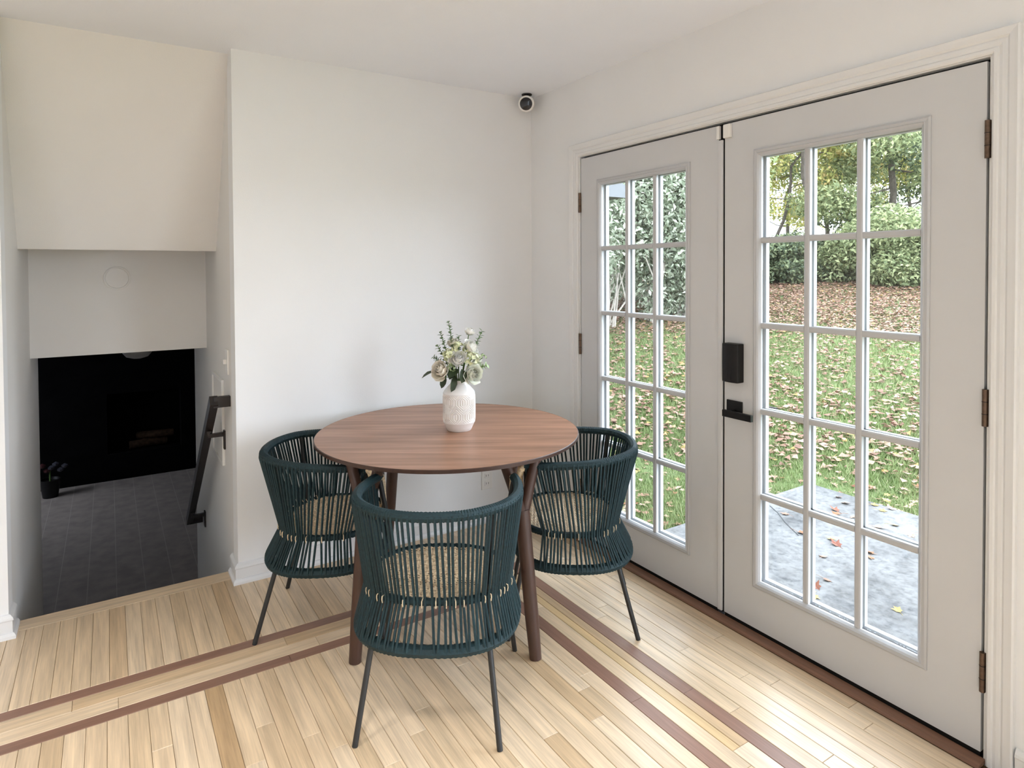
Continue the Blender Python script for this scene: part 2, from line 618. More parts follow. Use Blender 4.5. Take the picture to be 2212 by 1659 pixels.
struct('wall_lower_right', MB().box(0.02, 0.12, 1.5, 7.0, LZ, 1.0), LOWBLACK, 'dark side wall of the lower room', 'wall')
ll = MB()
ll.box(-4.6, -4.5, 1.45, 7.0, LZ, -0.3).box(-4.6, -4.5, 1.45, 7.0, 0.7, 1.0)
ll.box(-4.6, -4.5, 1.45, 5.4, -0.3, 0.7).box(-4.6, -4.5, 6.6, 7.0, -0.3, 0.7).box(-4.6, -4.5, 5.4, 6.6, 0.3, 0.7)
struct('wall_lower_left', ll, WALL, 'lower room wall with a small window', 'wall')
fr = MB().box(-4.5, XS - 0.12, 1.45, 1.55, LZ, 1.0).box(XL + 0.12, 0.1, 1.58, 1.68, LZ, 1.0)
struct('wall_lower_front', fr, WALL, 'lower room wall on both sides of the stair foot', 'wall')
st = empty('stairs', (-2.086, 0.15, 0), 'flight of dark carpeted stairs going down from the oak floor', 'stairs', kind='structure')
for i in range(1, 7):
    y0 = 0.15 + (i - 1) * 0.226
    MB().box(XS, XL, y0, y0 + 0.235, -i * 0.186 - 0.03, -i * 0.186).build('tread', CARPET, st)
    MB().box(XS, XL, y0 - 0.012, y0, -i * 0.186, -(i - 1) * 0.186 - 0.03).build('riser', CARPET, st)
MB().box(XS, XL, 0.15 + 6 * 0.226, 0.162 + 6 * 0.226, LZ, -6 * 0.186 - 0.03).build('riser', CARPET, st)

# things down there, hardly lit
fp = empty('fireplace_logs', (-1.72, 6.9, -0.95), 'short brown logs stacked inside the black firebox', 'logs')
LOGM = plain('brown_log_bark', (0.045, 0.024, 0.012), 0.8, 0.2, var=0.4, vs=25)
for (a, b, zz, r) in ((-1.95, -1.5, -0.89, 0.055), (-1.85, -1.42, -0.79, 0.05), (-1.9, -1.6, -0.885, 0.05)):
    MB().tube([(a, 6.88 + (zz + 0.89), zz), ((a + b) / 2, 6.9, zz + 0.01), (b, 6.93, zz)], [r, r * 1.05, r * 0.95], 10).build('log', LOGM, fp, True)
cf = empty('ceiling_fan', (-1.96, 3.0, 1.0), 'dark ceiling fan with a pale glass bowl light below the lower ceiling', 'ceiling fan')
MB().lathe([(0.06, 0.99), (0.06, 0.95), (0.02, 0.93), (0.02, 0.88), (0.11, 0.87), (0.12, 0.82), (0.06, 0.80)], 20, (-1.96, 3.0)).build('motor', BLACKMET, cf, True)
MB().lathe([(0.11, 0.815), (0.105, 0.78), (0.08, 0.75), (0.03, 0.735), (0.005, 0.733)], 20, (-1.96, 3.0)).build('light_bowl', PLASTW, cf, True)
for q in range(4):
    an = q * PI / 2 + 0.5
    c_, s_ = math.cos(an), math.sin(an)
    bl = MB()
    pts = [(0.12, -0.05), (0.55, -0.075), (0.58, 0.0), (0.55, 0.075), (0.12, 0.05)]
    bl.prism([(-1.96 + p * c_ - r * s_, 3.0 + p * s_ + r * c_) for p, r in pts], 'z', 0.845, 0.853)
    bl.build('blade', BLACKMET, cf)
fpot = empty('flower_pot', (-2.8, 6.45, LZ), 'small pot of red and blue flowers on the lower floor', 'plant pot')
MB().lathe([(0.08, LZ), (0.11, LZ + 0.22), (0.1, LZ + 0.22), (0.09, LZ + 0.19)], 16, (-2.8, 6.45)).build('pot', BLACKMET, fpot, True)
MB().tube([(-2.8, 6.45, LZ + 0.15), (-2.8, 6.45, LZ + 0.36)], 0.01, 6).build('stem', STEMG, fpot)
for q in range(7):
    cx_, cz_ = -2.92 + 0.045 * q, LZ + 0.36 + 0.04 * math.sin(q * 2.1)
    MB().lathe([(0.004, cz_ - 0.03), (0.035, cz_ - 0.012), (0.038, cz_ + 0.012), (0.006, cz_ + 0.03)], 8, (cx_, 6.45 - 0.02 * (q % 2))).build(
        'flower', plain('red_flower', (0.06, 0.012, 0.014)) if q < 3 else plain('blue_flower', (0.05, 0.05, 0.065)), fpot, True)

# ------------------------------------------------------------------ oak floor
fl = MB().box(RX, 0.0, RY, 0.0, -0.3, -0.010).box(XS, XL, 0.0, 0.13, -0.15, -0.010)
floor = struct('floor', fl, SUBFL, 'oak strip floor with walnut inlay border stripes', 'floor')
PW = 0.0571
GAP = 0.0010


def board(cx_, cy_, wx, ly, mat, along='y', name='floor_board', top=0.0):
    """wx across, ly along the grain; mesh local with length on Y"""
    m_ = MB()
    hw, hl = wx / 2 - GAP / 2, ly / 2 - GAP / 2
    e = 0.0012
    n = 0
    m_.v += [(-hw, -hl, -0.010), (hw, -hl, -0.010), (hw, hl, -0.010), (-hw, hl, -0.010),
             (-hw, -hl, -e), (hw, -hl, -e), (hw, hl, -e), (-hw, hl, -e),
             (-hw + e, -hl + e, 0), (hw - e, -hl + e, 0), (hw - e, hl - e, 0), (-hw + e, hl - e, 0)]
    for a in (0, 4):
        for i in range(4):
            j = (i + 1) % 4
            m_.f.append((a + i, a + j, a + 4 + j, a + 4 + i))
    m_.f.append((8, 9, 10, 11))
    o = bpy.data.objects.new(name, m_.mesh(name, mat))
    COL.objects.link(o)
    o.location = (cx_, cy_, top)
    if along == 'x':
        o.rotation_euler = (0, 0, PI / 2)
    o.parent = floor
    return o


def run_y(xc, wx, y0, y1, mat, lo=0.45, hi=1.25, first=None):
    y = y1
    ln = first if first else random.uniform(0.15, hi)
    while y > y0 + 1e-4:
        yn = max(y0, y - ln)
        if yn - y0 < 0.12:
            yn = y0
        board(xc, (y + yn) / 2, wx, y - yn, mat)
        y = yn
        ln = random.uniform(lo, hi)


def run_x(yc, wy, x0, x1, mat, lo=0.4, hi=1.1):
    x_ = x1
    while x_ > x0 + 1e-4:
        xn = max(x0, x_ - random.uniform(lo, hi))
        if xn - x0 < 0.12:
            xn = x0
        board((x_ + xn) / 2, yc, wy, x_ - xn, mat, 'x')
        x_ = xn


SW = 0.052
OX, IX = -0.485, -0.668        # inlay stripe centres along the door wall
OY, IY = -0.547, -0.730        # and along the back wall
FX0, FY0 = -3.0, -2.9          # boards built one by one as far as here
# field
x = IX - SW / 2
while x - PW > FX0:
    run_y(x - PW / 2, PW, FY0, IY - SW / 2, OAK)
    x -= PW
FXE = x
# strip between back wall / stair edge and outer stripe
x = OX + SW / 2
while x - PW > FXE - 1e-6:
    xm = x - PW / 2
    top_y = 0.055 if (XS < xm < XL) else (0.0 if xm > XL else 0.02)
    y0 = OY + SW / 2
    board(xm, (top_y + y0) / 2, PW, top_y - y0, OAK)
    x -= PW
FXB = x
run_x(0.055 + 0.048, 0.096, XS, XL, OAK, 0.7, 0.9)                     # stair nosing
run_x(OY, SW, RX, OX + SW / 2, WALST)
run_x(IY, SW, RX, IX + SW / 2, WALST)
gw = (OY - IY - SW) / 2
run_x(OY - SW / 2 - gw / 2, gw, RX, (OX + IX) / 2, OAK)
run_x(OY - SW / 2 - gw * 1.5, gw, RX, IX + SW / 2, OAK)
run_y(OX, SW, FY0, OY - SW / 2, WALST, 0.6, 1.1)
run_y(IX, SW, FY0, IY - SW / 2, WALST, 0.6, 1.1)
g3 = OX - IX - SW
run_y(IX + SW / 2 + g3 * 0.22, g3 * 0.44, FY0, OY - SW / 2 - 2 * gw, OAK)
run_y(IX + SW / 2 + g3 * 0.57, g3 * 0.26, -1.93, OY - SW / 2 - gw, OAKM, first=1.4)
run_y(IX + SW / 2 + g3 * 0.85, g3 * 0.30, -1.93, OY - SW / 2 - gw, OAK, first=1.4)
run_y(IX + SW / 2 + g3 * 0.72, g3 * 0.56, FY0, -1.93, OAK, first=1.4)
x = -0.05
wb = (-0.05 - (OX + SW / 2)) / 7
for i in range(7):
    run_y(x - wb / 2, wb, FY0, 0.0, OAK)
    x -= wb
# the rest of the room's boards, out of the photograph
far = MB()
e = 0.0006
def far_rows(x0, x1, y0, y1):
    xx = x1
    while xx > x0 + 1e-3:
        yy = y1
        while yy > y0 + 1e-3:
            yn = max(y0, yy - random.uniform(0.6, 1.4))
            far.box(max(x0, xx - PW) + e, xx - e, yn + e, yy - e, -0.01, 0.0)
            yy = yn
        xx -= PW
far_rows(RX, -0.0, RY, FY0)
far_rows(RX, FXB, FY0, IY - SW / 2)
far_rows(RX, FXB, OY + SW / 2, 0.02)
fo = far.build('floor_boards', OAK, floor)
fo['kind'] = 'stuff'

# ------------------------------------------------------------------ baseboards
prof = [(0, 0), (0.024, 0), (0.024, 0.012), (0.018, 0.022), (0.013, 0.024), (0.013, 0.068), (0.017, 0.074), (0.015, 0.082), (0.006, 0.092), (0, 0.094)]


def baseboard(name, path, label):
    """path of plan points, the board lies on the right-hand side of the direction of travel"""
    m_ = MB()
    P = [Vector((p[0], p[1])) for p in path]
    rings = []
    for i, p in enumerate(P):
        nrm = []
        if i > 0:
            t = (p - P[i - 1]).normalized()
            nrm.append(Vector((t.y, -t.x)))
        if i < len(P) - 1:
            t = (P[i + 1] - p).normalized()
            nrm.append(Vector((t.y, -t.x)))
        n_ = sum(nrm, Vector((0, 0)))
        n_ = n_ / n_.length
        n_ = n_ / max(0.3, n_.dot(nrm[0]))
        ring = []
        for (u, z) in prof:
            ring.append(len(m_.v))
            m_.v.append((p.x + n_.x * u, p.y + n_.y * u, z))
        rings.append(ring)
    k_ = len(prof)
    for A, B in zip(rings, rings[1:]):
        for j in range(k_):
            m_.f.append((A[j], A[(j + 1) % k_], B[(j + 1) % k_], B[j]))
    m_.f.append(tuple(rings[0]))
    m_.f.append(tuple(reversed(rings[-1])))
    return struct(name, m_, TRIMW, label, 'baseboard')


baseboard('baseboard_back', [(XL, 0.135), (XL, 0.0), (0.0, 0.0)], 'white moulded baseboard along the back wall, turning into the stair opening')
baseboard('baseboard_right', [(0.0, -0.024), (0.0, -0.39)], 'short white baseboard between the back wall and the door casing')
baseboard('baseboard_front', [(0.0, DR - 0.085), (0.0, -3.05)], 'white baseboard on the hinge side of the door with the lock')
baseboard('baseboard_left', [(RX, 0.02), (XS, 0.02), (XS, 0.13)], 'white baseboard on the far side of the stair opening')

# ------------------------------------------------------------------ door casing, jamb, threshold
tr = empty('trim_1', (0, -1.41, 0), 'white fluted casing and jamb around the double doors', 'door trim', kind='structure')
cprof = [(0.0, 0.0), (0.0, 0.010), (0.006, 0.015), (0.014, 0.015), (0.018, 0.011), (0.026, 0.014), (0.034, 0.014), (0.038, 0.012), (0.044, 0.017), (0.056, 0.019), (0.064, 0.021), (0.068, 0.016), (0.068, 0.0)]
IL, IR, IT = DL + 0.012, DR - 0.012, DT + 0.012


def casing_piece(side):
    m_ = MB()
    rings = []
    for end in (0, 1):
        ring = []
        for (u, h) in cprof:
            ring.append(len(m_.v))
            if side == 'l':
                m_.v.append((-h, IL + u, 0.0 if end == 0 else IT + u))
            elif side == 'r':
                m_.v.append((-h, IR - u, 0.0 if end == 0 else IT + u))
            else:
                m_.v.append((-h, (IL + u) if end == 0 else (IR - u), IT + u))
        rings.append(ring)
    n_ = len(cprof)
    A, B = rings
    for j in range(n_ - 1):
        m_.f.append((A[j], A[j + 1], B[j + 1], B[j]))
    m_.f.append(tuple(A))
    m_.f.append(tuple(reversed(B)))
    return m_


casing_piece('l').build('side_casing', TRIMW, tr)
casing_piece('r').build('side_casing', TRIMW, tr)
casing_piece('t').build('head_casing', TRIMW, tr)
jm = MB().box(-0.001, 0.15, DL + 0.004, DL + 0.02, 0, DT + 0.02).box(-0.001, 0.15, DR - 0.02, DR - 0.004, 0, DT + 0.02)
jm.box(-0.001, 0.15, DR - 0.004, DL + 0.004, DT + 0.009, DT + 0.02)
jm.box(0.052, 0.15, DL - 0.02, DL + 0.004, 0, DT).box(0.052, 0.15, DR - 0.004, DR + 0.02, 0, DT).box(0.052, 0.15, DR, DL, DT - 0.02, DT + 0.009)
jm.build('jamb', TRIMW, tr)
ws = MB().box(0.030, 0.052, DL - 0.01, DL + 0.004, 0.0, DT + 0.009).box(0.030, 0.052, DR - 0.004, DR + 0.01, 0.0, DT + 0.009).box(0.030, 0.052, DR, DL, DT - 0.01, DT + 0.009)
ws.build('weather_strip', BLACKRUB, tr)
th = empty('trim_2', (-0.02, -1.41, 0), 'reddish wood threshold strip below the glass doors', 'threshold', kind='structure')
tp = MB().prism([(-0.048, 0.0), (-0.046, 0.007), (-0.034, 0.011), (-0.001, 0.011), (-0.001, 0.0)], 'y', DR - 0.01, DL + 0.01)
o_ = tp.build('wood_strip', THRESH, th)
MB().box(-0.001, 0.15, DR, DL, -0.012, 0.006).build('sill_plate', BLACKRUB, th)

# ------------------------------------------------------------------ double doors


def lite_frame(mb, y0, y1, z0, z1, wd, x0, x1, ch=0.006):
    """picture-frame moulding around a glazed opening; faces -X at x0"""
    def ring(off, xx):
        return [(xx, y1 + off, z0 - off), (xx, y0 - off, z0 - off), (xx, y0 - off, z1 + off), (xx, y1 + off, z1 + off)]
    # y0 is the smaller |y| (left) edge, y1 the larger; offsets are outward
    def rr(off, xx):
        return [(xx, y0 + off, z0 - off), (xx, y1 - off, z0 - off), (xx, y1 - off, z1 + off), (xx, y0 + off, z1 + off)]
    steps = [(wd, x1), (wd, x0 + ch * 0.6), (wd - 0.006, x0), (wd * 0.5, x0 + 0.002), (wd * 0.42, x0 - 0.001), (0.006, x0 + 0.004), (0.0, x0 + 0.012), (0.0, x1)]
    b = len(mb.v)
    for (off, xx) in steps:
        mb.v += rr(off, xx)
    for i in range(len(steps) - 1):
        for j in range(4):
            k_ = (j + 1) % 4
            mb.f.append((b + 4 * i + j, b + 4 * i + k_, b + 4 * (i + 1) + k_, b + 4 * (i + 1) + j))
    return mb


ROWS = [1.892, 1.565, 1.231, 0.893, 0.556, 0.220]


def glass_door(name, ya, yb, ga, gb, label, hinge_y, hinge_zs):
    """ya>yb slab edges; ga>gb glass edges"""
    d = empty(name, (0.02, (ya + yb) / 2, 0), label, 'door', kind='structure')
    zb, zt = 0.024, DT - 0.002
    gz0, gz1 = ROWS[-1], ROWS[0]
    ex = 0.012
    sl = MB()
    X0, X1 = 0.0, 0.044
    sl.box(X0, X1, ga + ex, ya, zb, zt).box(X0, X1, yb, gb - ex, zb, zt)
    sl.box(X0, X1, gb - ex, ga + ex, gz1 + ex, zt).box(X0, X1, gb - ex, ga + ex, zb, gz0 - ex)
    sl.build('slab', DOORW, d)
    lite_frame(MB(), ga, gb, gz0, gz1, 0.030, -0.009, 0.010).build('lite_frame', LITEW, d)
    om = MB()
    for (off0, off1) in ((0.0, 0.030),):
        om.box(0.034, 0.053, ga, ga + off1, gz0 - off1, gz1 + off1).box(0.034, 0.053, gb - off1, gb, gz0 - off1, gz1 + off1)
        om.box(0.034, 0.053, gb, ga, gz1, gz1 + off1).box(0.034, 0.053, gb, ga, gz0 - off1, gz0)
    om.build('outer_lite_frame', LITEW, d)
    ys = [ga + (gb - ga) * i / 3 for i in range(4)]
    mw = 0.011

    def bar(axis, c0, a0, a1, nm, x_in, x_out):
        m_ = MB()
        po = [(x_out, -mw), (x_in + 0.003, -mw), (x_in, -mw * 0.55), (x_in, mw * 0.55), (x_in + 0.003, mw), (x_out, mw)]
        if axis == 'v':
            m_.prism([(p, c0 + q) for p, q in po], 'z', a0, a1)
        else:
            b = len(m_.v)
            n_ = len(po)
            for yy in (a0, a1):
                m_.v += [(p, yy, c0 + q) for p, q in po]
            m_.f.append(tuple(b + i for i in reversed(range(n_))))
            m_.f.append(tuple(b + n_ + i for i in range(n_)))
            for i in range(n_):
                j = (i + 1) % n_
                m_.f.append((b + i, b + j, b + n_ + j, b + n_ + i))
        m_.build(nm, LITEW, d)

    for y_ in ys[1:3]:
        bar('v', y_, gz0, gz1, 'muntin', 0.000, 0.016)
        bar('v', y_, gz0, gz1, 'outer_muntin', 0.044, 0.030)
    for z_ in ROWS[1:5]:
        for i in range(3):
            bar('h', z_, ys[i] - (mw if i else 0), ys[i + 1] + (mw if i < 2 else 0), 'muntin', 0.001, 0.016)
        bar('h', z_, ga, gb, 'outer_muntin', 0.043, 0.030)
    for i in range(3):
        for j in range(5):
            MB().box(0.0185, 0.0225, ys[i] + 0.006 * (i == 0) , ys[i + 1] - 0.006 * (i == 2), ROWS[j + 1], ROWS[j]).build('pane', GLASS, d)
    MB().box(0.002, 0.042, yb + 0.002, ya - 0.002, 0.0, zb).build('door_sweep', BLACKRUB, d)
    for (h0, h1) in hinge_zs:
        hg = MB().tube([(-0.006, hinge_y, h0), (-0.006, hinge_y, h1)], 0.0075, 10)
        ho = hg.build('hinge', BRONZE, d, True)
        sgn = 1 if hinge_y > -1.4 else -1
        MB().box(-0.0015, 0.001, hinge_y, hinge_y + sgn * 0.016, h0, h1).build('hinge_leaf', BRONZE, ho)
        for zz in (h0 + (h1 - h0) / 3, h0 + 2 * (h1 - h0) / 3):
            MB().tube([(-0.006, hinge_y, zz - 0.001), (-0.006, hinge_y, zz + 0.001)], 0.0082, 10).build('knuckle_joint', BLACKMET, ho)
    return d


d1 = glass_door('door_1', DL - 0.003, -1.391, -0.640, -1.207,
                'white glazed door with hinges near the back wall corner', DL + 0.001,
                ((1.762, 1.867), (1.0, 1.11), (0.21, 0.32)))
d2 = glass_door('door_2', -1.421, DR + 0.004, -1.593, -2.171,
                'white glazed door carrying the black lock and lever', DR - 0.001,
                ((1.768, 1.877), (0.991, 1.099), (0.209, 0.326)))
MB().box(-0.011, 0.0, -1.416, -1.394, 0.026, 1.985).build('astragal', DOORW, d1, bevel=0.003)
MB().box(-0.0005, 0.040, -1.418, -1.391, 0.02, DT - 0.006).build('astragal_core', BLACKRUB, d1)
MB().box(-0.014, 0.0, -1.402, -1.388, 1.990, 2.044).build('contact_sensor', PLASTW, d1, bevel=0.002)
MB().box(-0.018, 0.0, -1.458, -1.424, 1.988, 2.044).build('contact_sensor', PLASTW, d2, bevel=0.004)
# deadbolt
db = MB()
def dbf(u, v):
    yy = -1.437 - 0.078 * u
    return (-0.036 - 0.006 * math.sin(PI * u), yy, 0.995 + v * 0.157)
db.grid(dbf, 8, 1)
b0 = len(db.v)
n8 = 9
db.v += [(0.0, -1.437 - 0.078 * i / 8, 0.995 + 0.157 * j) for j in (0, 1) for i in range(9)]
for i in range(8):
    db.f.append((i, b0 + i, b0 + i + 1, i + 1))
    db.f.append((n8 + i, n8 + i + 1, b0 + n8 + i + 1, b0 + n8 + i))
db.f.append((0, n8, b0 + n8, b0))
db.f.append((8, b0 + 8, b0 + n8 + 8, n8 + 8))
dbo = db.build('deadbolt', BLACKMET, d2, bevel=0.004)
dbo['label'] = 'black electronic deadbolt housing'
MB().box(-0.0445, -0.040, -1.487, -1.465, 1.005, 1.047).build('thumb_turn', BLACKMET, dbo, bevel=0.002)
lv = MB().box(-0.008, 0.0, -1.512, -1.437, 0.846, 0.917).build('lever_handle', BLACKMET, d2, bevel=0.002)
lv['label'] = 'black square lever handle'
MB().tube([(-0.006, -1.478, 0.872), (-0.045, -1.478, 0.872)], 0.012, 12).build('spindle', BLACKMET, lv)
MB().box(-0.058, -0.042, -1.592, -1.455, 0.857, 0.884).build('lever', BLACKMET, lv, bevel=0.002)
MB().box(0.044, 0.052, -1.512, -1.437, 0.85, 0.92).build('outer_rose', BLACKMET, d2)
MB().box(0.052, 0.098, -1.490, -1.470, 0.875, 0.895).box(0.085, 0.100, -1.60, -1.47, 0.872, 0.898).build('outer_lever', BLACKMET, d2)

# ------------------------------------------------------------------ unseen ceiling fill lamps, added to brighten floor and walls
FILLW = 2.5
DIFF = Mat('fill_lamp_diffuser', 0.5)
DIFF.b.inputs['Emission Color'].default_value = (1.0, 0.95, 0.89, 1)
DIFF.b.inputs['Emission Strength'].default_value = 6.0
DIFF = DIFF.m


def fill_lamp(x_, y_, label, watts=FILLW, spread=105, colr=(1.0, 0.98, 0.96)):
    c = empty('fill_lamp', (x_, y_, CEIL), label, 'ceiling light', group='added ceiling fill lamps')
    MB().lathe([(0.19, CEIL), (0.19, CEIL - 0.03), (0.175, CEIL - 0.034), (0.170, CEIL - 0.02), (0.02, CEIL - 0.02)], 40, (x_, y_)).build('ring', PLASTW, c, True)
    MB().lathe([(0.170, CEIL - 0.022), (0.165, CEIL - 0.030), (0.01, CEIL - 0.034)], 40, (x_, y_), cap0=False).build('diffuser', DIFF, c, True)
    l = bpy.data.lights.new('fill_light', 'AREA')
    l.shape = 'DISK'
    l.size = 0.34
    l.energy = watts
    l.spread = math.radians(spread)
    l.color = colr
    o = bpy.data.objects.new('fill_light', l)
    COL.objects.link(o)
    o.parent = c
    o.location = (0, 0, -0.04)


fill_lamp(-4.2, -1.75, 'added round ceiling fill lamp closest to the wall across from the glass doors')
fill_lamp(-2.05, -2.35, 'added round ceiling fill lamp closest to the glass doors', 8.0, 82, (1.0, 0.97, 0.93))
fill_lamp(-2.75, -1.45, 'added round ceiling fill lamp between the stair opening and the other lamps', 5.0, 75, (1.0, 0.95, 0.88))
fill_lamp(-3.5, -3.9, 'added round ceiling fill lamp far from the stair opening')

# ------------------------------------------------------------------ dining table
TC = (-0.894, -0.660)
TR, TZ = 0.571, 0.75
tb = empty('dining_table', (*TC, 0), 'round walnut dining table with forked splayed legs', 'table', rz=0)
top = MB()
top.lathe([(TR - 0.09, TZ - 0.030), (TR - 0.010, TZ - 0.016), (TR - 0.002, TZ - 0.004), (TR - 0.003, TZ)], 96)
to = top.build('tabletop', WALNUT, tb, True, local=True)
to.rotation_euler = (0, 0, math.radians(-122))
MB().lathe([(TR - 0.012, TZ - 0.017), (TR, TZ - 0.014), (TR, TZ - 0.002), (TR - 0.003, TZ + 0.0002)], 96, cap0=False, cap1=False).build('edge_band', LEGWOOD, tb, True, local=True)
FEET = [(-156.0, 0.555), (-83.0, 0.575), (24.0, 0.555), (97.0, 0.575)]
for (an, rf) in FEET:
    a = math.radians(an)
    er = Vector((math.cos(a), math.sin(a), 0))
    et = Vector((-math.sin(a), math.cos(a), 0))
    lg = MB()
    foot, jn = er * rf, er * 0.500 + Vector((0, 0, 0.54))
    lg.tube([foot, foot * 0.72 + jn * 0.28, jn], [0.0225, 0.026, 0.029], 14)
    for s in (-1, 1):
        tipp = er * 0.497 + et * (s * 0.078) + Vector((0, 0, TZ - 0.02))
        lg.tube([jn + Vector((0, 0, -0.035)), jn * 0.5 + tipp * 0.5 + et * (s * 0.004), tipp], [0.023, 0.0205, 0.0215], 12)
    lg.build('leg', LEGWOOD, tb, True, local=True)
for (i, j) in ((0, 2), (1, 3)):
    a0, a1 = math.radians(FEET[i][0]), math.radians(FEET[j][0])
    p0 = Vector((math.cos(a0), math.sin(a0), 0)) * 0.44
    p1 = Vector((math.cos(a1), math.sin(a1), 0)) * 0.44
    zz = Vector((0, 0, TZ - 0.05 - 0.0 * i))
    MB().tube([p0 + zz, p1 + zz], 1.0, 4, sq=(0.05, 0.035)).build('crossbeam', LEGWOOD, tb, local=True)

# ------------------------------------------------------------------ rope chairs


def sup(an, a_back, a_front, b_, n_=2.3):
    """superellipse plan outline; an=0 is the back (-x), +-90deg the sides"""
    c, s = math.cos(an), math.sin(an)
    x_ = -math.copysign(abs(c) ** (2 / n_), c)
    y_ = math.copysign(abs(s) ** (2 / n_), s)
    return (a_back if x_ < 0 else a_front) * abs(x_) * (1 if x_ > 0 else -1), b_ * y_


def rail_pt(u):
    """u in [-1,1] along the U-shaped arm and back rail"""
    LB = 0.74            # share of the arc
    if abs(u) <= LB:
        an = u / LB * PI / 2
        x_, y_ = sup(an, 0.285, 0.2, 0.272, 2.25)
        x_ += 0.02
    else:
        t = (abs(u) - LB) / (1 - LB)
        x_ = 0.02 + t * 0.165
        y_ = math.copysign(0.272 - 0.022 * t * t, u)
    z_ = 0.712 - 0.022 * max(0.0, (x_ + 0.2)) / 0.38
    return Vector((x_, y_, z_))


def waist_pt(u):
    an = u * PI * 0.66
    x_, y_ = sup(an, 0.186, 0.215, 0.234, 2.4)
    return Vector((x_ + 0.0, y_, 0.415))


def hoop_pt(u):
    an = u * PI * 0.66
    x_, y_ = sup(an, 0.240, 0.225, 0.260, 2.5)
    return Vector((x_ + 0.0, y_, 0.290))


NSTR = 74


def ridged(fn, n, r, amp, closed=False, seg=8):
    pts, rad = [], []
    for i in range(n):
        u = i / (n if closed else n - 1)
        pts.append(fn(u))
        rad.append(r + (amp if i % 2 else -amp))
    m_ = MB()
    m_.tube(pts, rad, seg, closed)
    return m_


chair_mesh = {}


